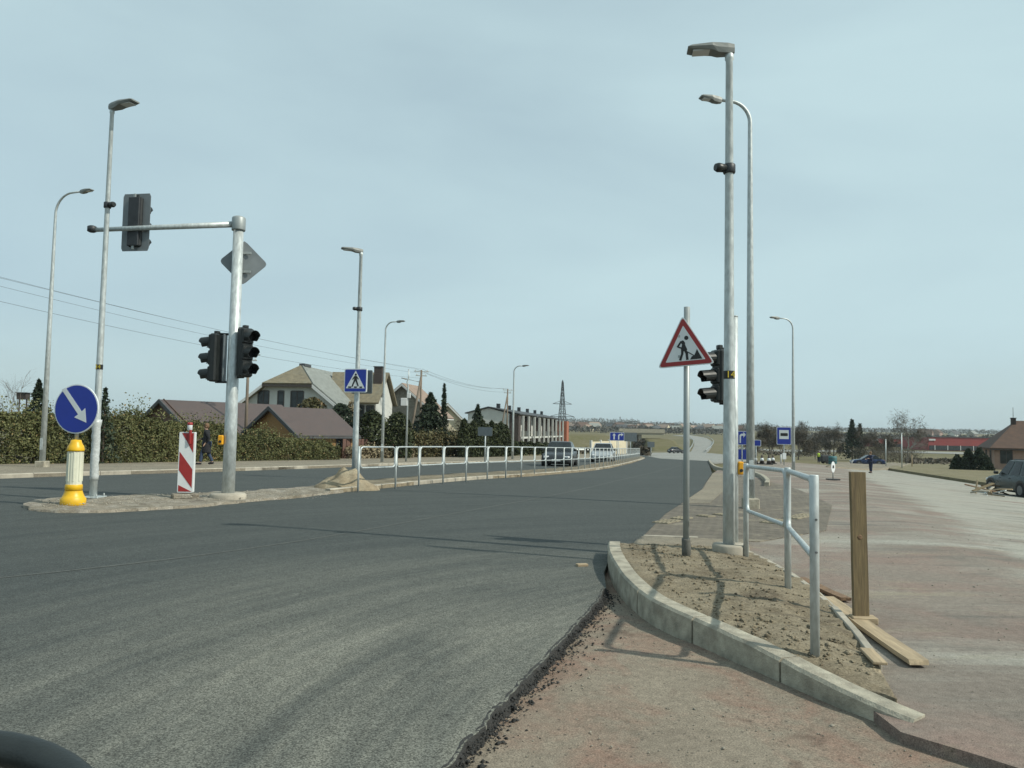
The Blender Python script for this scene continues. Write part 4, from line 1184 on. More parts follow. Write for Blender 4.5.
for x, w in ((-2.35, 1.0), (-.75, .55), (.75, 1.15)):
    window(h1, Vector((x, 0, wz - .1)), X_, UP, Y_ * -1, w, 1.45, 1 if w > .8 else 0)
MB().box((0, xh + 1, zr + .2), (.55, 1.6, .25)).build('ridge_cap', 'roof_dark', h1)
# rear wing
wing = []
zw = zr - .15; x0, x1 = 1.0, 6.3
MB().add([(hw - .3, 5.6, -.5), (x1, 5.6, -.5), (x1, 5.6, ze + .4), (hw - .3, 5.6, ze + .4), (x1, 11.5, -.5), (x1, 11.5, ze + .4), (x1, 8.5, zw - .1)], [(0, 1, 2, 3), (1, 4, 5, 6, 2)]).build('wing_wall', 'wall_white', h1)
solid(MB().add([(x0, 8.5, zw), (x1 + .4, 8.5, zw), (x1 + .4, 5.0, ze + .2), (x0 + .9, 5.0, ze + .2)], [(3, 2, 1, 0)]).build('wing_roof', 'roof_tan', h1, fix=False), .18)
solid(MB().add([(x0, 8.5, zw), (x1 + .4, 8.5, zw), (x1 + .4, 12, ze + .2), (x0 + .9, 12, ze + .2)], [(0, 1, 2, 3)]).build('wing_roof', 'roof_tan', h1, fix=False), .18)
add_chimney(h1, 6.0, 7.4, ze + 1, zw + .55, .8)
for x in (4.75, 5.75): window(h1, Vector((x, 5.6, ze - .7)), X_, UP, Y_ * -1, .8, 1.5, 1)

def shed(px, py, Y, L, Wd, dz, label, wins, brick=False):
    a = at(px, py, Y); gz = G(a.x, a.y)
    zr_ = a.z - gz
    return gable_house('shed', (a.x, a.y, gz), math.atan2(.8, .6), L, Wd, zr_ - dz, zr_, 'wood_wall', 'roof_brown', label, 'shed', over=.3, wins=wins, fascia='roof_dark', thick=.08)
s1 = shed(164, 401, 51, 9.0, 8.0, 2.2, 'left wooden shed with low brown metal roof behind the hedge', [('y0', 4.6, 1.0, .7, .8, 0)])
MB().prism([(-3.9, 1.75), (3.9, 1.75), (0, 3.85)], (Vector((0, 0, 0)), Y_, UP, X_ * -1), .0, .03).build('gable_cladding', 'brown_brick', s1)
s2 = shed(273, 408, 50, 4.6, 5.4, 1.65, 'right wooden shed with brown metal roof in front of the big house', [('y0', 3.4, 1.1, .7, .8, 0), ('x0', -1.1, 1.0, .9, .7, 0)])

# second house: stone gable with red ridge
gable_house('house', on(402, 84), R(80), 5.5, 7.6, 4.3, 7.55, 'wall_stone', 'roof_dusty', 'grey stone gabled house with red ridge behind the double utility pole', wins=[('x0', 0, 5.6, .6, .6, 0), ('x0', -1.8, 3.0, 1.2, 1.2, 1), ('x0', 1.8, 3.0, 1.2, 1.2, 1)])
gable_house('house', on(374, 96), R(84), 10, 8, 3.4, 7.0, 'wall_stone', 'roof_grey', 'low grey-roofed house just right of the pedestrian crossing sign', wins=[('x0', 0, 4.6, 1.0, 1.0, 1)])
hx = gable_house('house', on(447, 98), R(97), 8, 6.4, 3.0, 6.2, 'wall_cream', 'roof_tan', 'cream house with steep gable half hidden by the tall spruce', wins=[('x0', .8, 3.2, 1.0, 1.2, 1)])

# row of modern houses
ZR = 112.0
ra = at(509, 432, ZR); gz = G(ra.x, ZR) - .3
u = Vector((10.6, 54, 0)).normalized()
row = empty('row_houses', (ra.x, ra.y, gz), math.atan2(u.y, u.x), 'row of modern two-storey houses with white pillars, balconies and a white end wall', 'building')
zt = at(509, 413.5, ZR).z - gz; zm = at(509, 438, ZR).z - gz
RL, RD = 52, 6.2
MB().add([(0, 0, -1), (0, RD, -1), (0, RD, zt), (0, RD / 2, zt + .75), (0, 0, zt), (RL, 0, -1), (RL, RD, -1), (RL, RD, zt), (RL, RD / 2, zt + .75), (RL, 0, zt)], [(0, 1, 2, 3, 4), (9, 8, 7, 6, 5), (0, 4, 9, 5), (1, 6, 7, 2)]).build('wall', 'wall_white', row)
solid(MB().add([(-.3, -1.6, zt - .12), (RL + .3, -1.6, zt - .12), (RL + .3, RD / 2, zt + .85), (-.3, RD / 2, zt + .85)], [(0, 1, 2, 3)]).build('roof', 'roof_dark', row, fix=False), .15)
solid(MB().add([(-.3, RD + .4, zt - .1), (RL + .3, RD + .4, zt - .1), (RL + .3, RD / 2, zt + .85), (-.3, RD / 2, zt + .85)], [(3, 2, 1, 0)]).build('roof', 'roof_dark', row, fix=False), .15)
for k in range(6):
    MB().box((4 + k * 8.5, RD / 2 - .6, zt + 1.0), (.6, .5, 1.1)).build('chimney', 'dark_steel', row)
U6 = RL / 5
for k in range(5):
    x = k * U6
    MB().box((x + (.9 if k == 0 else .2), -.7, zt / 2 - .4), (1.8 if k == 0 else .4, 1.4, zt + .4)).build('brick_pier', 'brick_dark', row)
    MB().box((x + 1.8 + (U6 - 1.8) / 2, -.75, zm + .05), (U6 - 1.84, 1.6, .28)).build('balcony', 'wall_white', row)
    MB().box((x + 1.8 + (U6 - 1.8) / 2, -1.5, zm + .65), (U6 - 1.9, .04, .8)).build('balustrade', 'window_glass', row)
    for j in range(2):
        MB().box((x + 2.4 + j * 5.0, -1.62, zt / 2 + zm * .2), (.4, .3, zt - .5 - zm * .4)).build('pillar', 'wall_white', row)
    for j in range(2):
        window(row, Vector((x + 3.9 + j * 3.4, 0, zm + 1.5)), X_, UP, Y_ * -1, 2.7, 2.1, 1)
        window(row, Vector((x + 3.9 + j * 3.4, 0, zm - 1.5)), X_, UP, Y_ * -1, 1.9, 2.0, 1, 'frame_dark')
MB().box((RL - .2, -1.0, zt / 2 - .5), (3.6, 2.6, zt + .3)).build('end_block', 'brick_orange', row)

# chestnut-roofed house at the right
q = on(988, 95)
rh = gable_house('house', (q.x, q.y, G(q.x, q.y)), R(-24), 16, 9, at(990, 446, 95).z - q.z, at(1008, 423, 99).z - q.z, 'wall_pink', 'roof_chestnut', 'brick house with big brown hipped roof at the right edge', hip0=3.0, over=.5,
                 wins=[('y0', 1.2, 1.7, 1.2, 1.5, 1), ('y0', 4.0, 1.5, 1.0, 2.2, 1), ('y0', 6.4, 1.6, 1.0, 1.8, 1), ('y0', 9.0, 1.7, 1.2, 1.5, 1), ('x0', 1.5, 1.7, 1.2, 1.5, 1), ('x0', -1.8, 1.7, 1.2, 1.5, 1)], fascia='frame_dark')
zr_ = at(1008, 423, 99).z - q.z
add_chimney(rh, 2.6, -.5, zr_ - 1.8, zr_ + .45, .5)
MB().tube([(2.6, -.5, zr_ + .4), (2.6, -.5, zr_ + 1.8)], .03, 6).build('antenna', 'dark_steel', rh)
for x, t in ((4.4, .26), (4.9, .62), (6.4, .68)):
    sl = (zr_ - (at(990, 446, 95).z - q.z)) / 4.5
    nrm = Vector((0, -sl, 1)).normalized()
    MB().prism([(-.38, -.5), (.38, -.5), (.38, .5), (-.38, .5)], (Vector((x, -4.5 * t, zr_ - sl * 4.5 * t)) + nrm * .17, X_, nrm.cross(X_), nrm), .0, .06).build('skylight', 'headlamp', rh)

# red commercial sheds far right
def warehouse(px0, px1, Y, top, label):
    a, c_ = on(px0, Y), on(px1, Y)
    gz = min(a.z, c_.z)
    r_ = empty('warehouse', (a.x, Y, gz), 0, label, 'building')
    L = c_.x - a.x; H = at(px0, top, Y).z - gz
    MB().box((L / 2, 12, H / 2), (L, 24, H)).build('wall', 'warehouse_red', r_)
    MB().box((L / 2, 12, H + .15), (L + .6, 24.6, .3)).build('roof', 'roof_dark', r_)
    MB().box((L / 2, -.15, H * .2), (L - 1, .3, H * .34)).build('glazing', 'window_glass', r_)
    n = int(L / 6)
    for i in range(n):
        MB().box((3 + i * 6, -.32, H * .2), (.3, .1, H * .36)).build('mullion', 'frame_white', r_)
    MB().box((L * .06, -.2, H * .80), (L * .10, .25, .8)).build('sign_board', 'frame_white', r_)
    return r_
warehouse(928, 992, 360, 437, 'long bright red commercial building beyond the fields')
warehouse(872, 926, 400, 438.5, 'dull red commercial building behind the bare birch')

# houses of the town on the far slope
def far_house(wall, roof, w, d, h):
    r_ = empty('far_house', (0, 0, 0))
    MB().add([(-w, -d, -1), (w, -d, -1), (w, d, -1), (-w, d, -1), (-w, -d, h), (w, -d, h), (w, d, h), (-w, d, h), (-w, 0, h + d * .8), (w, 0, h + d * .8)],
             [(0, 1, 5, 4), (2, 3, 7, 6), (1, 2, 6, 9, 5), (3, 0, 4, 8, 7)]).build('wall', wall, r_)
    solid(MB().add([(-w - .4, -d - .5, h - .4), (w + .4, -d - .5, h - .4), (w + .4, 0, h + d * .8), (-w - .4, 0, h + d * .8), (w + .4, d + .5, h - .4), (-w - .4, d + .5, h - .4)], [(0, 1, 2, 3), (3, 2, 4, 5)]).build('roof', roof, r_), .25)
    for x in (-w * .5, w * .5): window(r_, Vector((x, -d, h * .55)), X_, UP, Y_ * -1, 1.4, 1.4, 0, 'frame_white')
    return r_
protos = [(far_house('wall_white', 'roof_dark', 6, 4.5, 4.5), 'white far house with dark roof'), (far_house('wall_cream', 'roof_dusty', 7, 5, 5), 'cream far house with tan roof'), (far_house('wall_stone', 'roof_grey', 6, 5, 4), 'grey far house'), (far_house('wall_pink', 'roof_chestnut', 8, 5, 5.5), 'brick far house with brown roof')]
used = set()
rf = random.Random(11)
spots = [(px + rf.uniform(-3, 3), rf.uniform(760, 1450)) for px in range(560, 748, 3)] + [(px + rf.uniform(-4, 4), rf.uniform(800, 1000)) for px in (925, 940, 958, 972)]
spots.sort(key=lambda t: t[0])
for i, (px, Y) in enumerate(spots):
    k = rf.randrange(4); pr, nm = protos[k]
    
    o = pr if k not in used else copy_tree(pr)
    used.add(k)
    q = on(px, Y); o.location = (q.x, q.y, q.z - .3); o.rotation_euler = (0, 0, rf.uniform(-.9, .9)); s_ = rf.uniform(.7, 1.05); o.scale = (s_, s_, s_)
    tag(o, nm + ' in the town on the far slope', 'house', 'houses of the far town: ' + nm)
for k, (pr, nm) in enumerate(protos):
    if k not in used: bpy.data.objects.remove(pr)

# overpass and its grassy banks
def bank(name, px0, px1, Y0, Y1, ztop, label=None):
    a, c_ = on(px0, Y0), on(px1, Y0)
    vs, fs = [], []
    nx, ny = 16, 8
    for i in range(nx + 1):
        for j in range(ny + 1):
            x = a.x + (c_.x - a.x) * i / nx; y = Y0 + (Y1 - Y0) * j / ny
            e = min(1, min(i, nx - i) / 2.5, min(j, ny - j) / 2.5)
            g0 = G(x, y) - .3
            vs.append((x, y, g0 + (ztop + .3 * noise.noise((x * .05, y * .05, 0)) - g0) * (e * e * (3 - 2 * e))))
    for i in range(nx):
        for j in range(ny): fs.append((i * (ny + 1) + j, (i + 1) * (ny + 1) + j, (i + 1) * (ny + 1) + j + 1, i * (ny + 1) + j + 1))
    o = MB().add(vs, fs, True).build(name, 'winter_grass'); o['kind'] = 'structure'
bank('embankment', 540, 632, 250, 330, .4)
bank('embankment', 652, 690, 262, 330, -.8)
ba, bb = at(621, 432, 292), at(662, 433, 292)
br_ = empty('overpass', (ba.x, 292, G(ba.x, 292)), 0, 'low pale concrete overpass between grassy banks', 'bridge')
zd = at(650, 431.6, 292).z - G(ba.x, 292); Lb = bb.x - ba.x
MB().box((Lb / 2, 0, zd - .6), (Lb, 10, 1.2)).build('deck', 'concrete', br_)
for y in (-5.15, 5.15): MB().box((Lb / 2, y, zd + .2), (Lb, .25, 1.5)).build('parapet', 'concrete', br_)
for x in (Lb * .14, Lb * .42): MB().box((x, 0, (zd - 1.2) / 2 - .5), (1.2, 8, zd - .2)).build('pier', 'concrete', br_)

# barriers along the uphill road
for nm, pts_ in (('right', ((706, 452.5), (713, 446), (714, 441.5), (707, 437.4), (690, 434.9))), ('left', ((689, 452.5), (693.5, 445), (693.5, 440), (684, 436.6)))):
    w_ = smooth_path([P(a, b_, -.1) for a, b_ in pts_], 1); o_ = w_[0]
    ub = empty('crash_barrier', o_, 0, 'steel crash barrier along the %s edge of the pale uphill road' % nm, 'barrier')
    MB().tube([p - o_ + UP * .75 for p in w_], .16, 5).build('rail', 'galvanised_dark', ub)
    for p in w_[::2]: MB().box((p - o_) + UP * .3, (.14, .14, 1.0)).build('post', 'galvanised_dark', ub)
# cream wall behind the oncoming cars
wa, wb = on(591, 112), on(626, 122)
d = (wb - wa); wl_ = empty('cream_wall', wa, math.atan2(d.y, d.x), 'low cream wall behind the silver car', 'wall')
Lw = d.to_2d().length
for i in range(4):
    MB().box((Lw * (i + .5) / 4, 0, .85 + .06 * i), (Lw / 4 - .05, .2, 2.1)).build('panel', 'wall_cream', wl_)
for i in range(5): MB().box((Lw * i / 4, -.02, .95 + .06 * i), (.3, .3, 2.3)).build('pillar', 'wall_white', wl_)
# crash barrier
pa, pb_ = on(540, 128), on(602, 134); d = pb_ - pa
gb = empty('crash_barrier', pa, math.atan2(d.y, d.x), 'pale steel crash barrier in front of the green field', 'barrier')
L_ = d.to_2d().length
MB().prism([(-.02, .45), (.03, .52), (-.02, .6), (.03, .68), (-.02, .75), (-.05, .6)], (Vector((0, 0, 0)), Y_ * -1, UP, X_), 0, L_).build('rail', 'galvanised', gb)
for i in range(5): MB().box((L_ * i / 4, .1, .2), (.1, .1, .9)).build('post', 'galvanised_dark', gb)

# brown garden fence behind the railing
fa, fb = P(344, 458.5, .1), P(420, 456.5, .1)
fe = empty('garden_fence', fa, 0, 'reddish brown garden fence behind the long railing', 'fence')
d = (fb - fa); n = 26; ang = math.atan2(d.y, d.x)
for i in range(n):
    p = d * (i / (n - 1))
    MB().box((p.x, p.y, G(fa.x + p.x, fa.y + p.y) - G(fa.x, fa.y) + .62 + rnd.uniform(-.03, .03)), (d.length / n * .88, .03, 1.35), Matrix.Rotation(ang, 3, 'Z')).build('slat', 'fence_brown', fe)

# ================================================================== VEGETATION
def box_hedge(name, path_px, depth, h_fun, n, size, mat, label, seed, off=.05, cat='hedge', lump=.6):
    g = np.random.default_rng(seed)
    pts = [P(a, b_, off) for a, b_ in path_px]
    o = pts[0]; root = empty(name, o, 0, label, cat)
    segs = [(a, b_) for a, b_ in zip(pts, pts[1:])]; Ls = np.array([(b_ - a).length for a, b_ in segs]); cum = np.concatenate([[0], np.cumsum(Ls)]); T = cum[-1]
    out_ = []
    s_ = g.uniform(0, T, n)
    for v in s_:
        i = min(len(segs) - 1, int(np.searchsorted(cum, v) - 1)); i = max(i, 0)
        a, b_ = segs[i]; p = a.lerp(b_, (v - cum[i]) / Ls[i]); t = (b_ - a).normalized(); nrm = Vector((-t.y, t.x, 0))
        H = h_fun(v / T) * (1 + lump * .5 * noise.noise((v * .55, seed, 0)) + lump * .3 * noise.noise((v * 2.1, seed, 3)))
        z = H * (1 - abs(g.normal()) * .35 if g.random() < .35 else g.random())
        z = max(0.02, z)
        f = g.random() ** 2.2
        bulge = .25 * noise.noise((v * .9, z * 1.1, seed + 2)) + .12 * noise.noise((v * 3, z * 3, seed))
        dd = depth * (f) + bulge * (1 if f < .4 else 0) + (z / H) ** 3 * depth * .25
        if noise.noise((v * 1.6, z * 2.2, seed + 11)) > .32 and g.random() < .75: continue
        if g.random() < .02: z = H * (1 + g.random() * .25)
        out_.append((p.x + nrm.x * dd - o.x, p.y + nrm.y * dd - o.y, z + p.z - o.z))
    leaves('foliage', np.array(out_), size, mat, root, seed)
    # inner stems so the hedge is not see-through
    mb = MB()
    for k in range(int(T / .9)):
        v = k * .9; i = max(0, min(len(segs) - 1, int(np.searchsorted(cum, v) - 1))); a, b_ = segs[i]; p = a.lerp(b_, (v - cum[i]) / Ls[i]) - o; t = (b_ - a).normalized()
        q = p + Vector((-t.y, t.x, 0)) * depth * .55
        H = h_fun(v / T) * .8
        mb.tube([(q.x, q.y, q.z - .1), (q.x + g.normal() * .1, q.y, q.z + H * .5), (q.x + g.normal() * .25, q.y + g.normal() * .1, q.z + H)], [.04, .03, .012], 5)
    mb.build('stems', 'bark', root)
    return root
box_hedge('hedge', [(-60, 466.5), (0, 465.5), (100, 464.5), (180, 463), (240, 462)], 1.3, lambda t: 2.15 - .25 * t, 72000, .052, 'leaf_hedge', 'tall olive green hedge along the far pavement at left', 5)
box_hedge('hedge', [(238, 462), (290, 461.3), (342, 460.5)], 1.2, lambda t: 1.28 + .5 * math.exp(-((t - .25) / .14) ** 2) - .2 * t, 26000, .052, 'leaf_hedge', 'lower olive hedge in front of the two sheds', 6)
box_hedge('hedge', [(416, 458), (450, 457.5), (470, 457)], 1.5, lambda t: 1.95, 6000, .12, 'leaf_olive', 'brownish green hedge below the double utility pole', 8)
box_hedge('shrub_row', [(350, 459.5), (380, 459), (414, 458.5)], .6, lambda t: .85, 3000, .09, 'leaf_dry', 'low dry shrubs at the foot of the brown fence', 9, lump=.9, cat='shrubs')
def box_hedge_world(*a, **k): return box_hedge(*a, **k)
def profile_tree(name, base, H, Rr, prof, n, size, mat, label, cat, seed, group=None, aspect=.5, trunk_r=None, z0=.05, layers=0, cl=0):
    g = np.random.default_rng(seed)
    root = empty(name, base, 0, label, cat, group)
    t = g.uniform(0, 1, n) ** .85
    ph = g.uniform(0, 2 * np.pi, n)
    rad = np.array([prof(v) for v in t]) * Rr
    if layers:
        rad *= .55 + .45 * (1 - (t * layers) % 1.0)
    ir = np.array([1 + .28 * noise.noise((math.cos(a) * 1.5 + seed, math.sin(a) * 1.5, v * H * .7)) + .18 * noise.noise((math.cos(a) * 4, math.sin(a) * 4 + seed, v * H * 2)) for a, v in zip(ph, t)])
    r = rad * ir * (1 - .75 * g.random(n) ** 2.0)
    z = z0 * H + t * H * (1 - z0)
    pts = np.stack([r * np.cos(ph), r * np.sin(ph), z - (r * .15 if layers else 0)], 1)
    leaves('crown', pts, size, mat, root, seed, aspect)
    tr = trunk_r or H * .014
    MB().tube([(0, 0, -.3), (0, 0, H * .5), (0, 0, H * .97)], [tr * 1.3, tr, tr * .2], 7).build('trunk', 'bark', root)
    return root
def conifer(px, top, Y, wpx, label, seed, n=2200, mat='leaf_conifer', group=None):
    b_ = on(px, Y); H = at(px, top, Y).z - b_.z
    return profile_tree('conifer', b_, H, wpx * .85 / 769 * Y, lambda t: max(.03, (1 - t)) ** .85, n, Y * .0022 + .03, mat, label, 'tree', seed, group, .35, None, .06, max(5, int(H * 1.6)))
def thuja(px, top, Y, wpx, label, seed, n=1300, group=None):
    b_ = on(px, Y); H = at(px, top, Y).z - b_.z
    return profile_tree('thuja', b_, H, wpx * .5 / 769 * Y, lambda t: math.sin(math.pi * min(1, (t * .72 + .26))) ** .6 if t < .98 else .1, n, .13, 'leaf_thuja', label, 'tree', seed, group, .4, None, .02)
conifer(37, 380, 31.5, 30, 'dark spruce rising above the hedge just left of the leftmost curved lamp', 21, 2600, 'leaf_conifer')
conifer(72, 388, 31.5, 24, 'small slim spruce behind the blue arrow sign', 22, 900)
conifer(104, 388, 32, 22, 'small spruce behind the refuge island lamp', 23, 800)
# dark evergreens round the houses
def bushy(px, top, Y, wpx, mat, label, seed, n=2600, size=None, group=None, cat='bush', asp=.5):
    b_ = on(px, Y); H = at(px, top, Y).z - b_.z
    return profile_tree('evergreen_bush' if cat == 'bush' else 'tree', b_, H, wpx * .5 / 769 * Y, lambda t: math.sin(math.pi * min(1, t * .8 + .2)) ** .5, n, size or (.03 + Y * .0020), mat, label, cat, seed, group, asp)
bushy(312, 398, 58, 44, 'leaf_olive', 'wide olive bush in front of the big house', 31, 2400)
bushy(340, 404, 56, 34, 'leaf_conifer', 'dark bush right of the big house windows', 32, 2200)
bushy(372, 411, 55, 36, 'leaf_thuja', 'dark evergreen bush behind the brown fence, left one', 33, 3000)
bushy(398, 413, 56, 34, 'leaf_thuja', 'dark evergreen bush behind the brown fence, right one', 34, 2800)
bushy(350, 402, 60, 14, 'leaf_dry', 'pale flowering bush beside the crossing sign lamp', 35, 500)
conifer(430, 393, 66, 36, 'broad dark pine right of the double utility pole', 36, 6000)
conifer(443.5, 384, 70, 9, 'tall narrow spruce beside the cream gable', 37, 1200)
conifer(477.5, 405, 76, 22, 'dark spruce left of the white end wall', 38, 1800)
bushy(458, 421, 75, 22, 'leaf_brown', 'bare brown shrub below the cream gable', 39, 900, .12, asp=.15)
ORD = ('first', 'second', 'third', 'fourth', 'fifth', 'sixth', 'seventh', 'eighth', 'ninth', 'tenth')
for i in range(10):
    thuja(464 + i * 4.6, (419, 424, 421, 425, 420, 424, 421, 424, 422, 425)[i], 64 + i * 1.0, 13, ORD[i] + ' dark thuja from the left in the row beside the row houses', 40 + i, 1500, 'thuja row')
for i, px in enumerate((514, 522, 530, 538, 546, 554, 561)):
    bushy(px, 441 + .4 * i, 86 + 4.5 * i, 13, 'leaf_thuja', ORD[i] + ' low dark shrub from the left in front of the row houses', 50 + i, 600, .16, 'shrubs in front of the row houses')

# bare trees grown branch by branch
def bare_tree(base, H, label, seed, mat='twig', group=None, spread=.55, depth=5, name='bare_tree', crown=0, cmat='leaf_brown', th=.018):
    r_ = random.Random(seed); root = empty(name, base, 0, label, 'tree', group)
    mb, tw = MB(), MB(); tips = []
    def grow(p, d, L, rad, lev):
        n = 3; pts = [p]; rr = [rad]; q = p; dd = d
        for i in range(n):
            dd = (dd + Vector((r_.gauss(0, .10), r_.gauss(0, .10), .05))).normalized(); q = q + dd * (L / n); pts.append(q); rr.append(rad * (1 - .35 * (i + 1) / n))
        (mb if lev > depth - 2 else tw).tube(pts, rr, 5 if lev > 2 else 3, caps=False)
        if lev == 0: tips.append(q); return
        for k in range(r_.choice((3, 3, 4)) if lev > 1 else 4):
            f = r_.uniform(.35, 1.0); idx = min(n, max(1, int(round(f * n)))); s0 = pts[idx]
            az = r_.uniform(0, 6.283); x, y, z = frame_z(dd)
            nd = (dd * (1 - spread * .5) + (x * math.cos(az) + y * math.sin(az)) * spread * r_.uniform(.6, 1.2)).normalized()
            grow(s0, nd, L * r_.uniform(.55, .75), rr[idx] * .6, lev - 1)
        if lev > 1: grow(q, dd, L * .72, rr[-1] * .8, lev - 1)
    grow(Vector((0, 0, -.2)), UP, H * .32, H * th, depth)
    mb.build('trunk', mat, root, fix=False); tw.build('crown', mat, root, fix=False)
    if crown:
        g = np.random.default_rng(seed); tp = np.array([tuple(t) for t in tips]); P_ = tp[g.integers(0, len(tp), crown)] + g.normal(size=(crown, 3)) * H * .035
        leaves('twigs', P_, H * .04, cmat, root, seed, .07)
    mz = max(v[2] for v in tw.v); root.scale = (H / mz,) * 3
    return root
def bt(px, top, Y, label, seed, **k):
    b_ = on(px, Y); return bare_tree(b_, at(px, top, Y).z - b_.z, label, seed, **k)
bt(24, 366, 33, 'sparse bare tree above the hedge at far left', 61, depth=4, spread=.6, th=.009)
bt(88, 396, 33, 'twiggy bare shrub behind the blue arrow sign', 62, depth=4, spread=.7, th=.009)
bt(908, 408, 165, 'tall bare birch in front of the red buildings', 63, mat='birch', depth=5, crown=1500, cmat='leaf_brown', spread=.62)
for i, (px, top, w, asp) in enumerate(((741, 428, 18, .2), (757, 424, 22, .2), (771, 427, 16, .2), (783, 425, 16, .2), (798, 423, 24, .2), (834, 423.5, 34, .2), (868, 427, 26, .2), (885, 431, 22, .2), (815, 431, 22, .2))):
    Y = (175, 170, 190, 180, 172, 185, 178, 190, 200)[i]
    b_ = on(px, Y); H = at(px, top, Y).z - b_.z
    root = bare_tree(b_, H, ('rounded leafless brown tree in the belt beyond the plaza, number %d from the left' % (i + 1)), 70 + i, group='leafless tree belt', depth=4, crown=5500, spread=.75)
names = ['leafless brown tree partly behind the nearest lamp post', 'tall leafless brown tree just left of the bus stop sign', 'thin leafless tree behind the post of the bus stop sign', 'leafless brown tree directly behind the bus stop sign', 'rounded leafless tree right of the bus stop sign', 'broad domed leafless tree left of the spruce pair', 'brown rounded tree right of the spruce pair', 'low brown tree left of the birch', 'low brown tree between the two domed ones']
for o in [o for o in bpy.data.objects if o.get('group') == 'leafless tree belt']:
    k = int(o['label'].split('number ')[1].split()[0]) - 1; o['label'] = names[k]
conifer(852, 420, 180, 14, 'spruce in the tree belt, left of the pair', 81, 1400)
conifer(860, 424, 185, 9, 'spruce in the tree belt, right of the pair', 82, 900)
for i in range(9):
    px = 862 + i * 6.2
    b_ = on(px, 138 + (i % 3) * 5); H = at(px, 447 + (i % 4), b_.y).z - b_.z
    profile_tree('bare_thicket', b_, H, 2.4, lambda t: .6 + .4 * t, 900, .32, 'leaf_brown', ORD[i] + ' brown leafless thicket from the left beyond the blue car', 'shrubs', 90 + i, 'brown thicket beyond the blue car', .05, .05)
for i, (px, top, w) in enumerate(((957, 455, 12), (968, 449, 13), (979, 448, 14), (986, 456, 10))):
    b_ = on(px, 88 - i); H = at(px, top, 88 - i).z - b_.z
    profile_tree('juniper', b_, H, w * .62 / 769 * 88, lambda t: max(.05, 1 - t) ** .6, 1700, .15, 'leaf_conifer', ('small dark juniper at the left end of the clump by the brown house', 'second dark juniper from the left by the brown house', 'tallest dark juniper in the clump by the brown house', 'low juniper against the corner of the brown house')[i], 'bush', 100 + i, 'junipers by the brown house', .5)
# the far woods and hedgerows, one mass
def far_wood(name, rows, label, seed, mat='leaf_far', size=1.5):
    g = np.random.default_rng(seed); out_ = []
    for px0, px1, Y0, Y1, hmin, hmax, n in rows:
        px = g.uniform(px0, px1, n); Y = g.uniform(Y0, Y1, n)
        for a, b_ in zip(px, Y):
            q = on(float(a), float(b_)); hh = hmin + (hmax - hmin) * (.5 + .8 * noise.noise((q.x * .02, q.y * .02, seed)) + .35 * noise.noise((q.x * .09, q.y * .05, seed)))
            out_.append((q.x, q.y, q.z + max(.5, hh) * g.random() ** .8))
    o = leaves(name, np.array(out_), size, mat, None, seed, .5)
    return tag(o, label, 'woods', None, 'stuff')
far_wood('far_woods', [(545, 760, 1100, 1700, 5, 12, 12000), (555, 748, 650, 1100, 2.5, 5.5, 7000), (545, 640, 1500, 1900, 12, 20, 4000), (740, 1040, 1300, 1900, 5, 10, 9000), (-80, 560, 700, 1000, 6, 11, 5000), (790, 1000, 420, 700, 2, 5.5, 3500)], 'hazy brown woods and hedgerows along the far horizon', 5)
far_wood('field_and_shade_scrub', [(633, 660, 282, 300, 2, 4.6, 3500), (640, 650, 118, 130, .4, 1.4, 500), (560, 640, 132, 140, .5, 1.0, 500), (905, 1000, 120, 200, .2, .8, 1500), (735, 830, 230, 300, .5, 1.5, 1200)], 'brown scrub on the banks and fields, with a mass added under the overpass as its dark shade', 6, 'leaf_brown', .42)  # first row is added under the overpass, standing in for the shade there

# ================================================================== POLES AND WIRES
def utility_pole(px, top, Y, label, strut=None, box=None, r_=.13):
    b_ = on(px, Y); H = at(px, top, Y).z - b_.z
    root = empty('utility_pole', b_, 0, label, 'utility pole')
    MB().tube([(0, 0, -.3), (0, 0, H)], [r_, r_ * .7], 10).build('pole', 'utility_wood', root)
    if strut: MB().tube([(strut, -.6, -.3), (0, -.12, H * .92)], [r_, r_ * .75], 10).build('strut', 'utility_wood', root)
    for z in (H - .15, H - .55):
        MB().box((0, 0, z), (1.5 if z > H - .3 else 1.1, .09, .09), Matrix.Rotation(R(25), 3, 'Z')).build('crossarm', 'galvanised_dark', root)
        for x in (-.6, 0, .6):
            xx = x * (1.0 if z > H - .3 else .75)
            MB().lathe([(.035, 0), (.05, .03), (.035, .07), (.045, .1), (.02, .14)], 8, (xx * math.cos(R(25)), xx * math.sin(R(25)), z + .045)).build('insulator', 'frame_white', root)
    return root, b_, H
up1, u1, uh1 = utility_pole(420, 370, 74, 'double wooden utility pole above the brown hedge', -1.2)
MB().tube([(0, 0, uh1 - 1.2), (-1.4, -.3, uh1 - .9)], [.03, .025], 8).build('lamp_arm', 'galvanised_dark', up1)
lamp_head(up1, Vector((-1.4, -.3, uh1 - .9)), Vector((-1, -.2, .15)), .5)
up2, u2, uh2 = utility_pole(507, 389, 108, 'wooden utility pole with strut beside the white end wall', -1.4)
up3, u3, uh3 = utility_pole(246, 352, 52, 'grey utility pole partly behind the signal mast', None, None, .12)
b_ = P(406, 461.5, .1); H = at(408, 369, b_.y).z - b_.z
cp = empty('camera_pole', b_, 0, 'thin pale pole with a small equipment box right of the curved lamp', 'pole')
MB().tube([(0, 0, -.2), (0, 0, H * .75), (.02, 0, H * .8), (-.05, 0, H * .86), (.03, 0, H * .9), (.02, 0, H)], [.06, .05, .05, .045, .045, .03], 10).build('pole', 'galvanised', cp)
q = at(403.5, 402, b_.y) - b_
MB().box((q.x + .05, -.12, q.z), (.38, .2, .46), None, .02).build('equipment_box', 'frame_white', cp)
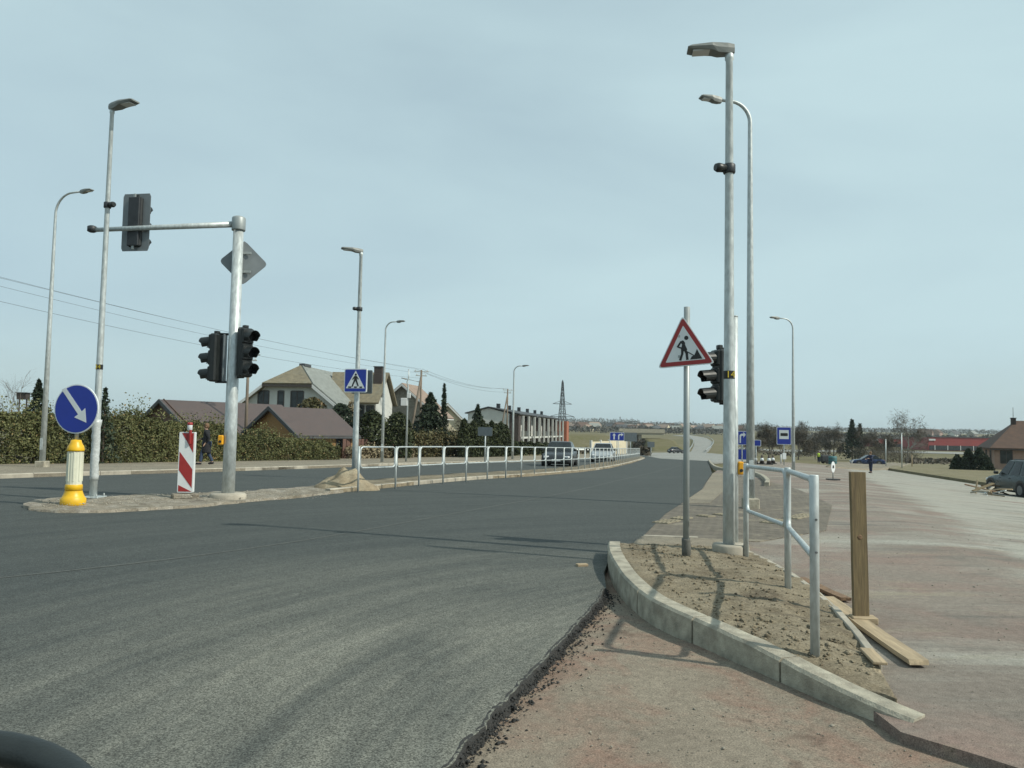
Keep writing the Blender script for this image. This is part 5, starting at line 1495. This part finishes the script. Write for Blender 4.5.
MB().box((.08, -.09, q.z + .38), (.22, .16, .3), None, .02).build('equipment_box', 'frame_white', cp)
def cable(a, b_, sag, label, r_=.012):
    pts = []
    for i in range(25):
        t = i / 24; p = a.lerp(b_, t); p.z -= sag * 4 * t * (1 - t); pts.append(p - a)
    o = MB().tube(pts, r_, 5).build('overhead_cable', 'cable_black'); o.location = a
    return tag(o, label, 'cable', 'overhead cables')
t1 = u1 + Vector((0, 0, uh1)); t2 = u2 + Vector((0, 0, uh2)); t3 = u3 + Vector((0, 0, uh3))
off_left = Vector((-30.0, 24.0, 9.4))
far_right = u2 + Vector((22, 60, 6.0))
root = empty('utility_pole', (-30, 24, G(-30, 24)), 0, 'wooden utility pole just outside the left edge', 'utility pole')
MB().tube([(0, 0, -.3), (0, 0, 9.6)], [.14, .1], 10).build('pole', 'utility_wood', root); MB().box((0, 0, 9.45), (1.6, .09, .09), Matrix.Rotation(R(25), 3, 'Z')).build('crossarm', 'galvanised_dark', root)
for i, (dx, dz, nm) in enumerate(((-.6, .1, 'upper'), (.1, .1, 'second'), (.6, -.35, 'third'))):
    v = Vector((dx * .9, dx * .42, dz))
    cable(off_left + v, t1 + v, .55 + .12 * i, nm + ' of the overhead cables crossing the sky at left', .007)
    cable(t1 + v, t2 + v, .6, nm + ' of the overhead cables between the two wooden utility poles', .011)
cable(off_left + Vector((0, 0, -.9)), t1 + Vector((0, 0, -.8)), .9, 'lowest overhead cable crossing the sky at left', .008)
# lattice pylon
b_ = on(562, 345); H = at(562, 380, 345).z - b_.z
py_ = empty('lattice_pylon', b_, R(20), 'tall steel lattice pylon on the horizon behind the row houses', 'pylon')
wid = lambda z: 1.9 * (1 - z / H) ** 1.2 + .25
lv = [H * (1 - (1 - i / 9) ** 1.25) * .96 for i in range(10)]
mb = MB()
cor = lambda z: [Vector((sx * wid(z), sy * wid(z), z)) for sx, sy in ((-1, -1), (1, -1), (1, 1), (-1, 1))]
for i in range(4): MB().tube([cor(z)[i] for z in lv] + [Vector((0, 0, H))], .13, 5).build('leg', 'dark_steel', py_)
for a, c_ in zip(lv, lv[1:]):
    A_, B_ = cor(a), cor(c_)
    for i in range(4):
        mb.tube([A_[i], B_[(i + 1) % 4]], .08, 4); mb.tube([A_[(i + 1) % 4], B_[i]], .08, 4); mb.tube([B_[i], B_[(i + 1) % 4]], .08, 4)
mb.build('bracing', 'dark_steel', py_)['kind'] = 'stuff'
for z, w in ((H * .42, 6.0), (H * .62, 4.6)):
    mb = MB(); mb.tube([(-w, 0, z), (w, 0, z)], .13, 5); mb.tube([(-w, 0, z), (0, 0, z + 1.6)], .09, 4); mb.tube([(w, 0, z), (0, 0, z + 1.6)], .09, 4); mb.build('crossarm', 'dark_steel', py_)

# ================================================================== OTHER SIGNS
def board_sign(px, py, Y, w, h, face, label, mat='sign_blue', legs=1, base_off=0.0, arrows=None, border=True, name='direction_sign'):
    c = at(px, py, Y); gz = G(c.x, c.y)
    root = empty(name, (c.x, c.y, gz + base_off), 0, label, 'road sign')
    zc = c.z - gz - base_off
    fr = face_frame(Vector((0, 0, zc)), face)
    for i in range(legs):
        x = 0 if legs == 1 else (-.32 if i == 0 else .32) * w
        p = fr[1] * x - fr[3] * .07
        MB().tube([(p.x, p.y, -.3), (p.x, p.y, zc + h * .45)], .045, 8).build('post', 'galvanised', root)
    q = lambda k: rounded([(-w / 2 + k, -h / 2 + k), (w / 2 - k, -h / 2 + k), (w / 2 - k, h / 2 - k), (-w / 2 + k, h / 2 - k)], .06, 2)
    MB().prism(q(0), fr, -.03, 0).build('plate', 'sign_white' if (border and mat != 'sign_back') else mat, root)
    if border and mat != 'sign_back': MB().prism(q(.04), fr, .001, .006).build('sign_face', mat, root)
    for a in (arrows or []): MB().prism([(x * w, y * h) for x, y in a], fr, .007, .012).build('arrow', 'sign_white', root)
    return root
up_arrow = lambda x: [(x - .05, -.36), (x + .05, -.36), (x + .05, .12), (x + .12, .12), (x, .40), (x - .12, .12), (x - .05, .12)]
bend_arrow = [(.08, -.36), (.16, -.36), (.16, .08), (.20, .16), (.30, .16), (.30, .02), (.44, .24), (.30, .44), (.30, .32), (.16, .30), (.08, .18)]
board_sign(617, 436.5, 92, 1.7, 1.0, (-.15, -.98, 0), 'small blue lane sign with two white arrows beyond the oncoming cars', arrows=[up_arrow(-.2), bend_arrow])
board_sign(630.5, 437, 96, 1.55, 1.1, (-.2, -.98, 0), 'grey rear of a traffic sign next to the blue lane sign', 'sign_back', 1, name='sign_rear')
board_sign(651, 444.5, 100, .9, .7, (-.2, -.98, 0), 'small grey sign at the end of the long railing', 'sign_back', 1, name='sign_rear')
board_sign(485, 431.5, 49, .98, .56, (-.35, -.94, 0), 'grey rear of a rectangular sign in front of the thuja row', 'sign_back', 1, name='sign_rear')
board_sign(742, 438, 58, 1.25, 1.05, (-.3, -.95, 0), 'blue direction sign with white bent arrow behind the nearest lamp', arrows=[[(x - .22, y) for x, y in bend_arrow]])
board_sign(756, 443, 60, .75, .5, (-.3, -.95, 0), 'small blue sign just right of the blue direction sign')
board_sign(742.5, 454.5, 66, .95, .85, (-.3, -.95, 0), 'dark blue board low behind the nearest lamp', border=False)
bs_ = board_sign(784, 435.8, 62, 1.12, 1.42, (-.25, -.97, 0), 'blue bus stop sign with white panel left of the thin curved lamp', name='bus_stop_sign')
zc = at(784, 435.8, 62).z - G(at(784, 435.8, 62).x, 62)
fr = face_frame(Vector((0, 0, zc)), (-.25, -.97, 0))
MB().prism([(-.36, -.26), (.36, -.26), (.36, .46), (-.36, .46)], fr, .007, .011).build('white_panel', 'sign_white', bs_)
MB().prism([(-.27, -.02), (.27, -.02), (.30, .08), (.27, .22), (-.27, .22), (-.27, .08)], fr, .012, .016).build('bus_symbol', 'sign_black', bs_)
MB().box((0, -.05, .7), (.3, .05, .5), None, .01).build('timetable', 'sign_white', bs_)
# low round sign on the plaza
b_ = P(833, 480, 0); h_ = at(833, 467, b_.y).z - b_.z
rs = empty('round_sign', b_, 0, 'small white round sign on a thin stand out on the plaza', 'road sign')
MB().tube([(0, 0, 0), (0, 0, h_)], .02, 8).build('stand', 'galvanised_dark', rs); MB().box((0, 0, .025), (.5, .3, .05), None, .01).build('foot', 'black_plastic', rs)
fr = face_frame(Vector((0, -.03, h_)), (.75, -.66, 0))
MB().prism(circ(0, 0, .23, 24), fr, -.01, .004).build('disc', 'sign_white', rs); MB().prism([(-.11, -.05), (.11, -.05), (.08, .07), (-.08, .07)], fr, .005, .008).build('symbol', 'sign_black', rs)
# small roadside posts and delineators
for px, py, hh, lab, mt in ((781, 463.5, .95, 'white marker post near the foot of the bus stop sign', 'frame_white'), (852, 465, .75, 'short white marker left of the parked blue car', 'frame_white'), (886, 467, 3.6, 'thin grey pole right of the parked blue car', 'galvanised'), (902, 469, 4.2, 'thin pale pole at the start of the grass verge', 'galvanised'), (912, 467.5, 1.6, 'stubby pale post on the grass verge', 'wood_plank')):
    b_ = P(px, py, 0); o = empty('marker_post', b_, 0, lab, 'post')
    MB().tube([(0, 0, -.1), (0, 0, hh)], [.07, .06], 8).build('post', mt, o)
    MB().lathe([(.075, hh - .12), (.078, hh - .1), (.078, hh), (.04, hh + .02)], 8).build('cap', 'dark_steel' if hh < 1 else mt, o)
for px, py in ((755.5, 464), (762, 464.2), (769, 464.5), (773, 463.8)):
    b_ = P(px, py, 0); o = empty('traffic_cone', b_, 0, {755.5: 'leftmost of four dark red and white cones behind the railing', 762: 'second from left of four cones behind the railing', 769: 'third from left of four cones behind the railing', 773: 'rightmost of four cones behind the railing'}[px], 'cone', 'cones behind the railing')
    MB().box((0, 0, .03), (.5, .5, .06), None, .01).build('base', 'black_plastic', o); MB().lathe([(.2, .06), (.05, .75), (.03, .76)], 12).build('cone', 'brick_dark', o); MB().lathe([(.158, .28), (.106, .5), (.1, .5)], 12).build('white_band', 'sign_white', o)

# ================================================================== VEHICLES
def car(loc, yaw, label, paint, L=4.4, Wd=1.78, H=1.46, suv=False, cat='car', group=None):
    root = empty('parked_car' if 'parked' in label else 'car', loc, yaw, label, cat, group)
    w = Wd / 2; gc = .20 if suv else .16
    sh = (.98 if suv else .88)                         # shoulder height
    f = L / 2
    st = [(-f, gc + .16, sh - .20, .80), (-f + .10, gc + .04, sh - .06, .93), (-f + .5, gc, sh, 1.0), (-f * .3, gc, sh + .01, 1.0), (f * .25, gc, sh, 1.0), (f * .45, gc, sh - .02, .99), (f * .8, gc, sh - .13, .95), (f - .10, gc + .05, sh - .24, .86), (f, gc + .14, sh - .36, .72)]
    vs, fs = [], []
    for x, zb, zt_, k in st:
        ww = w * k
        half = [(ww * .80, zb), (ww * .97, zb + .08), (ww, zb + (zt_ - zb) * .45), (ww * .985, zt_ - .12), (ww * .93, zt_ - .03), (ww * .80, zt_)]
        vs += [Vector((x, y, z)) for y, z in half] + [Vector((x, -y, z)) for y, z in reversed(half)]
    k = 12
    for i in range(len(st) - 1):
        for j in range(k): fs.append((i * k + j, i * k + (j + 1) % k, (i + 1) * k + (j + 1) % k, (i + 1) * k + j))
    fs += [tuple(range(k)), tuple(reversed(range((len(st) - 1) * k, len(st) * k)))]
    body = MB().add(vs, fs, True).build('body', paint, root)
    md = body.modifiers.new('edge', 'EDGE_SPLIT'); md.split_angle = R(40)
    # cabin
    xa, xb, xc, xd = (f * .36, f * .04, -f * .80, -f * .97) if suv else (f * .42, f * .02, -f * .42, -f * .80)
    wl0, wt = w * .90, w * .70
    def hull(inset=0.0):
        return [Vector((xa, -wl0, sh - .02)), Vector((xa, wl0, sh - .02)), Vector((xd, wl0, sh - .02)), Vector((xd, -wl0, sh - .02)),
                Vector((xb, -wt, H - .03)), Vector((xb, wt, H - .03)), Vector((xc, wt, H - .03)), Vector((xc, -wt, H - .03))]
    hv = hull()
    top = [Vector((xb - .15, -wt * .8, H)), Vector((xb - .15, wt * .8, H)), Vector((xc + .1, wt * .8, H)), Vector((xc + .1, -wt * .8, H))]
    cab = MB().add(hv + top, [(0, 4, 5, 1), (2, 6, 7, 3), (1, 5, 6, 2), (3, 7, 4, 0), (8, 9, 10, 11), (4, 8, 9, 5), (5, 9, 10, 6), (6, 10, 11, 7), (7, 11, 8, 4)]).build('cabin', paint, root)
    def panel(q, k0, name, parts=1):
        c0 = sum(q, Vector()) / 4; n = (q[1] - q[0]).cross(q[3] - q[0]).normalized()
        if n.dot(c0 - Vector((0, 0, H * .6))) < 0: n = -n
        for i in range(parts):
            a0, a1 = i / parts + (.02 if i else 0), (i + 1) / parts - (.02 if i < parts - 1 else 0)
            qq = [q[0].lerp(q[1], a0), q[0].lerp(q[1], a1), q[3].lerp(q[2], a1), q[3].lerp(q[2], a0)]
            cc = sum(qq, Vector()) / 4
            qq = [cc + (p - cc) * k0 for p in qq]
            MB().add([p + n * .012 for p in qq] + [p - n * .01 for p in qq], [(0, 1, 2, 3), (7, 6, 5, 4), (0, 4, 5, 1), (1, 5, 6, 2), (2, 6, 7, 3), (3, 7, 4, 0)]).build(name, 'car_glass', root)
    panel([hv[0], hv[1], hv[5], hv[4]], .90, 'windscreen'); panel([hv[3], hv[2], hv[6], hv[7]], .84, 'rear_window')
    panel([hv[1], hv[2], hv[6], hv[5]], .87, 'side_window', 3 if suv else 2); panel([hv[0], hv[3], hv[7], hv[4]], .87, 'side_window', 3 if suv else 2)
    rw_ = .35 if suv else .315
    for sx in (f * .62, -f * .60):
        for sy in (-1, 1):
            y = sy * (w - .10)
            MB().tube([(sx, sy * (w - .20), rw_ + .02), (sx, sy * (w + .006), rw_ + .02)], rw_ + .075, 20).build('wheel_arch', 'black_plastic', root)
            wh = MB().tube([(sx, y - .11 * sy, rw_), (sx, y - .09 * sy, rw_), (sx, y + .10 * sy, rw_), (sx, y + .125 * sy, rw_)], [rw_ * .93, rw_, rw_, rw_ * .93], 20).build('tyre', 'tyre', root)
            MB().tube([(sx, y + .10 * sy, rw_), (sx, y + .132 * sy, rw_)], [rw_ * .66, rw_ * .6], 16).build('rim', 'rim', wh)
    for sy in (-1, 1):
        MB().box((f - .13, sy * w * .66, sh - .31), (.24, w * .36, .13), Matrix.Rotation(-sy * .25, 3, 'Z'), .03).build('headlight', 'headlamp', root)
        MB().box((-f + .07, sy * w * .76, sh - .14), (.16, w * .24, .26 if suv else .14), Matrix.Rotation(sy * .2, 3, 'Z'), .03).build('tail_light', 'taillamp', root)
        MB().box((xa - .12, sy * (w + .07), sh + .08), (.12, .20, .14), None, .03).build('mirror', 'black_plastic', root)
        for x in (f * .22, -f * .18): MB().box((x, sy * (w * .992), sh - .14), (.16, .03, .03), None, .008).build('door_handle', 'dark_steel', root)
    MB().box((f - .03, 0, gc + .22), (.10, w * 1.1, .22), None, .03).build('grille', 'black_plastic', root)
    MB().box((-f + .02, 0, gc + .18), (.14, w * 1.7, .2), None, .04).build('rear_bumper', 'black_plastic' if suv else paint, root)
    MB().box((f + .025, 0, gc + .24), (.02, .5, .11)).build('number_plate', 'sign_white', root)
    MB().box((-f - .03, 0, gc + .42), (.02, .5, .11)).build('number_plate', 'sign_white', root)
    if suv:
        for sy in (-1, 1): MB().tube([(xb - .2, sy * wt * .86, H + .03), (xc + .2, sy * wt * .86, H + .03)], .022, 8).build('roof_rail', 'dark_steel', root)
        sp_ = MB().tube([(-f - .06, .12, .98), (-f - .20, .12, .98)], [.33, .31], 20).build('spare_wheel', 'tyre', root)
        MB().tube([(-f - .19, .12, .98), (-f - .215, .12, .98)], [.2, .16], 16).build('cover', 'rim', sp_)
    return root
c1 = P(560, 465.6); c2 = P(603, 461.8)
yaw = math.atan2(-.97, -.24)
car(c1, math.atan2(-.985, -.17), 'dark grey car driving towards the camera behind the railing', 'car_dark', 4.3, 1.78, 1.44)
car(c2, math.atan2(-.985, -.17), 'silver car driving towards the camera in front of the cream wall', 'car_silver', 4.3, 1.78, 1.46)
car(on(676, 190), math.atan2(.5, .87), 'tiny dark car far off on the pale crossing road', 'car_dark', 4.4, 1.8, 1.5)
car(on(867, 112), R(172), 'parked dark blue car side-on at the far edge of the plaza', 'car_blue', 4.5, 1.78, 1.46)
sv = P(1026, 496.5)
car(sv, math.atan2(.99, .10), 'parked grey-green off-road car with spare wheel at the right edge', 'car_green_grey', 4.2, 1.82, 1.68, True)
# compact dark trailer generator and teal drum by the worker
q = on(825, 116)
gen = empty('generator_trailer', q, R(10), 'dark generator trailer beside the worker in yellow', 'generator')
MB().box((0, 0, .75), (1.7, 1.0, .9), None, .06).build('housing', 'dark_steel', gen); MB().box((1.2, 0, .4), (.8, .08, .08)).build('drawbar', 'dark_steel', gen); MB().box((0, 0, 1.24), (1.5, .8, .1), None, .03).build('lid', 'black_plastic', gen)
for sy in (-.55, .55): MB().tube([(0, sy - .08, .3), (0, sy + .08, .3)], .3, 16).build('wheel', 'tyre', gen)
q = on(832.5, 114); o = empty('teal_drum', q, 0, 'teal drum standing right of the generator trailer', 'drum')
MB().lathe([(.55, 0), (.58, .05), (.58, 1.15), (.5, 1.2)], 18).build('shell', 'cloth_teal', o); MB().lathe([(.6, .4), (.6, .46), (.58, .47)], 18).build('hoop', 'dark_steel', o); MB().lathe([(.6, .8), (.6, .86), (.58, .87)], 18).build('hoop', 'dark_steel', o)
# broken boards and pipes beside the off-road car
rb = random.Random(4)
for i in range(14):
    px, py = 977 + i * 2.3 + rb.uniform(-1, 1), 494.5 + rb.uniform(-1.5, 2.2)
    p = P(px, py, 0)
    L_ = rb.uniform(.5, 1.3)
    mb = MB()
    if i % 3 == 1: mb.tube([(-L_ / 2, 0, 0), (0, .05, .04), (L_ / 2, 0, 0)], .03, 8)
    else: mb.box((0, 0, 0), (L_, rb.uniform(.06, .16), .035), None, .004)
    o = mb.build('scrap_pipe' if i % 3 == 1 else 'broken_board', ('wood_plank', 'concrete_dusty', 'wood_cut', 'wood_stake', 'galvanised')[i % 5]); o.location = p + Vector((0, 0, .06 + .09 * (i % 4)))
    o.rotation_euler = (rb.uniform(-.2, .2), rb.uniform(-.35, .35), rb.uniform(-1.3, 1.3))
    if i == 0: o.rotation_euler = (0, R(-80), .3); o.location = p + Vector((0, 0, .28)); o.scale = (.7, 1, 1)
    tag(o, 'upright broken board at the left of the scrap by the off-road car' if i == 0 else ('bent pipe in the scrap heap beside the off-road car' if i % 3 == 1 else 'broken board in the scrap heap beside the off-road car'), 'pipe' if i % 3 == 1 else 'board', 'scrap beside the off-road car')

# ================================================================== PEOPLE
def skin_mesh(name, pts, edges, rad, mat, parent, root_i=0, sub=2):
    me = bpy.data.meshes.new(name); me.from_pydata([tuple(p) for p in pts], edges, [])
    o = bpy.data.objects.new('tmp_skin', me); COL.objects.link(o)
    o.modifiers.new('s', 'SKIN'); sm = o.modifiers.new('d', 'SUBSURF'); sm.levels = sub
    for i, v in enumerate(me.skin_vertices[0].data):
        v.radius = (rad[i], rad[i]) if not isinstance(rad[i], tuple) else rad[i]; v.use_root = (i == root_i)
    dg = bpy.context.evaluated_depsgraph_get()
    m2 = bpy.data.meshes.new_from_object(o.evaluated_get(dg)); bpy.data.objects.remove(o)
    m2.name = name; m2.materials.clear(); m2.materials.append(MATS[mat]); m2.polygons.foreach_set('use_smooth', [True] * len(m2.polygons))
    r_ = link(bpy.data.objects.new(name, m2)); r_.parent = parent
    return r_
def person(loc, yaw, H, label, coat, legs_mat, stride=.22, arms='swing', long_coat=True, vest=None, hair='hair_brown'):
    """facing local +x"""
    root = empty('person', loc, yaw, label, 'person'); k = H / 1.75
    V = lambda x, y, z: Vector((x, y, z)) * k
    s_ = stride
    J = dict(pel=V(0, 0, .95), wai=V(.01, 0, 1.10), che=V(.02, 0, 1.32), nk=V(.03, 0, 1.47), hd0=V(.05, 0, 1.55), hd1=V(.05, 0, 1.68),
             hl=V(0, .09, .90), kl=V(s_ * .75, .095, .50), al=V(s_ * .95, .09, .09), tl=V(s_ * .95 + .15, .10, .04),
             hr=V(0, -.09, .90), kr=V(-s_ * .3, -.095, .49), ar=V(-s_ * 1.05, -.09, .11), tr=V(-s_ * 1.05 + .13, -.10, .05))
    if arms == 'swing':
        J.update(sl=V(.02, .19, 1.40), el=V(-.10, .23, 1.14), wl=V(.04, .22, .93), sr=V(.02, -.19, 1.40), er=V(.06, -.24, 1.13), wr=V(.27, -.20, 1.08))
    else:
        J.update(sl=V(.02, .19, 1.40), el=V(.16, .25, 1.18), wl=V(.38, .16, 1.20), sr=V(.02, -.19, 1.40), er=V(.16, -.25, 1.16), wr=V(.38, -.14, 1.14))
    for a in 'lr':
        d = (J['w' + a] - J['e' + a]).normalized(); J['f' + a] = J['w' + a] + d * .10 * k; J['t_' + a] = J['w' + a] + d * .05 * k + Vector((0, .035 if a == 'r' else -.035, .02)) * k
        for q in range(4): J['f%d%s' % (q, a)] = J['w' + a] + d * (.15 + .02 * (q in (1, 2))) * k + Vector((0, (-.03 + .02 * q), -.025)) * k
    names_ = list(J); idx = {n: i for i, n in enumerate(names_)}
    rad = dict(pel=(.16, .125), wai=(.145, .115), che=(.17, .125), nk=.055, hd0=.085, hd1=.088, hl=.085, hr=.085, kl=.058, kr=.058, al=.042, ar=.042, tl=.035, tr=.035, sl=.058, sr=.058, el=.042, er=.042, wl=.028, wr=.028, fl=.03, fr=.03, t_l=.012, t_r=.012)
    R_ = [tuple(np.array(rad.get(n, .011)) * k) if isinstance(rad.get(n, .011), tuple) else rad.get(n, .011) * k for n in names_]
    E_ = [('pel', 'wai'), ('wai', 'che'), ('che', 'nk'), ('nk', 'hd0'), ('hd0', 'hd1')]
    for a in 'lr': E_ += [('pel', 'h' + a), ('h' + a, 'k' + a), ('k' + a, 'a' + a), ('a' + a, 't' + a), ('che', 's' + a), ('s' + a, 'e' + a), ('e' + a, 'w' + a), ('w' + a, 'f' + a), ('w' + a, 't_' + a)] + [('f' + a, 'f%d%s' % (q, a)) for q in range(4)]
    body = skin_mesh('body', [J[n] for n in names_], [(idx[a], idx[b_]) for a, b_ in E_], R_, 'skin', root)
    def cloth(name, ns, es, grow, mat, extra=None):
        ii = {n: i for i, n in enumerate(ns)}
        rr_ = []
        for n in ns:
            v = (extra or {}).get(n, rad.get(n, .03)); rr_.append(tuple((x + grow) * k for x in v) if isinstance(v, tuple) else (v + grow) * k)
        return skin_mesh(name, [J[n] for n in ns], [(ii[a], ii[b_]) for a, b_ in es], rr_, mat, root)
    cloth('trousers', ['pel', 'hl', 'kl', 'al', 'hr', 'kr', 'ar'], [('pel', 'hl'), ('hl', 'kl'), ('kl', 'al'), ('pel', 'hr'), ('hr', 'kr'), ('kr', 'ar')], .022, legs_mat)
    rings = [(1.50, .075, .075), (1.45, .12, .20), (1.36, .135, .225), (1.2, .135, .205), (1.05, .145, .20), (.92, .16, .21)] + ([(.75, .185, .225), (.55, .21, .24), (.50, .20, .235)] if long_coat else [(.86, .155, .205)])
    vs, fs = [], []
    for z, rx, ry in rings:
        for j in range(16):
            a = 2 * math.pi * j / 16; q = 1 + .05 * math.sin(a * 5 + z * 7); vs.append(V(.02 + rx * q * math.cos(a), ry * q * math.sin(a), z))
    for i in range(len(rings) - 1):
        for j in range(16): fs.append((i * 16 + j, i * 16 + (j + 1) % 16, (i + 1) * 16 + (j + 1) % 16, (i + 1) * 16 + j))
    fs += [tuple(range(16)), tuple((len(rings) - 1) * 16 + j for j in range(16))]
    jk = MB().add(vs, fs, True).build('jacket', coat, root)
    for a in 'lr': MB().tube([J['s' + a] + (J['che'] - J['s' + a]) * .2, J['s' + a], J['e' + a], J['w' + a] * .9 + J['e' + a] * .1], [.075 * k, .075 * k, .06 * k, .048 * k], 10).build('sleeve', coat, jk)
    if vest:
        MB().lathe([(.20, .88), (.225, 1.05), (.235, 1.2), (.24, 1.38), (.16, 1.46)], 16, Vector((.02, 0, 0))).build('vest', vest, root).scale = (k * .8, k, k)
    MB().lathe([(.02, 1.54), (.085, 1.56), (.105, 1.64), (.100, 1.72), (.06, 1.775), (.01, 1.785)], 14, Vector((.028, 0, 0))).build('hair', hair, root).scale = (k, k, k)
    face = MB()
    face.tube([V(.125, 0, 1.64), V(.165, 0, 1.605)], [.008 * k, .016 * k], 6)
    for y in (-.088, .088): face.tube([V(.05, y * .9, 1.60), V(.045, y * 1.12, 1.63)], [.02 * k, .016 * k], 6)
    face.build('nose_and_ears', 'skin', body)
    eyes = MB()
    for y in (-.032, .032): eyes.tube([V(.128, y, 1.645), V(.137, y, 1.645)], [.011 * k, .008 * k], 6)
    eyes.build('eyes', 'sign_black', body)
    for a in 'lr':
        p, q = J['a' + a], J['t' + a]
        MB().tube([p + Vector((-.05, 0, -.05)) * k, p + Vector((.03, 0, -.04)) * k, q + Vector((.0, 0, .0)) * k, q + Vector((.05, 0, -.01)) * k], [.045 * k, .055 * k, .045 * k, .025 * k], 8).build('shoe', 'cloth_black', root)
    return root
pp_ = P(206, 464.5, .10)
person(pp_, math.atan2(-.30, -.95), 1.74, 'person in a long black coat and blue jeans walking left in front of the hedge', 'cloth_black', 'cloth_jeans', .24)
person(on(870.5, 64), R(205), 1.76, 'person in navy work clothes standing on the plaza before the blue car', 'cloth_navy', 'cloth_navy', .05, 'forward', False)
person(on(818.5, 115), R(250), 1.76, 'person in a bright yellow vest standing left of the dark generator', 'cloth_navy', 'cloth_navy', .05, 'forward', False, 'cloth_vest')
# small dark lookout box above the hedge
b_ = on(22, 34); H = at(22, 399, 34).z - b_.z
lk = empty('bird_table', b_, 0, 'small dark box on legs showing above the hedge at far left', 'box')
for x in (-.16, .16): MB().box((x, 0, H / 2), (.05, .05, H), None, .004).build('leg', 'frame_dark', lk)
MB().box((0, 0, H + .12), (.42, .3, .28), None, .01).build('box', 'frame_dark', lk); MB().box((0, 0, H + .275), (.52, .4, .03)).build('roof', 'roof_dark', lk)

# ================================================================== THE AIR
t = NT('haze_air'); t.n.remove(t.b)
pv = t.node('ShaderNodeVolumePrincipled'); pv.inputs['Color'].default_value = (.84, .92, .96, 1); pv.inputs['Density'].default_value = .00016; pv.inputs['Anisotropy'].default_value = .3
t.link(pv.outputs[0], t.n['Material Output'].inputs['Volume'])
hz_ = MB().box((0, 1950, 25), (6100, 4200, 66)).build('haze', 'haze_air'); tag(hz_, None, None, None, 'stuff')
hz_['label'] = 'thin pale haze filling the air over the whole scene'; hz_['category'] = 'haze'
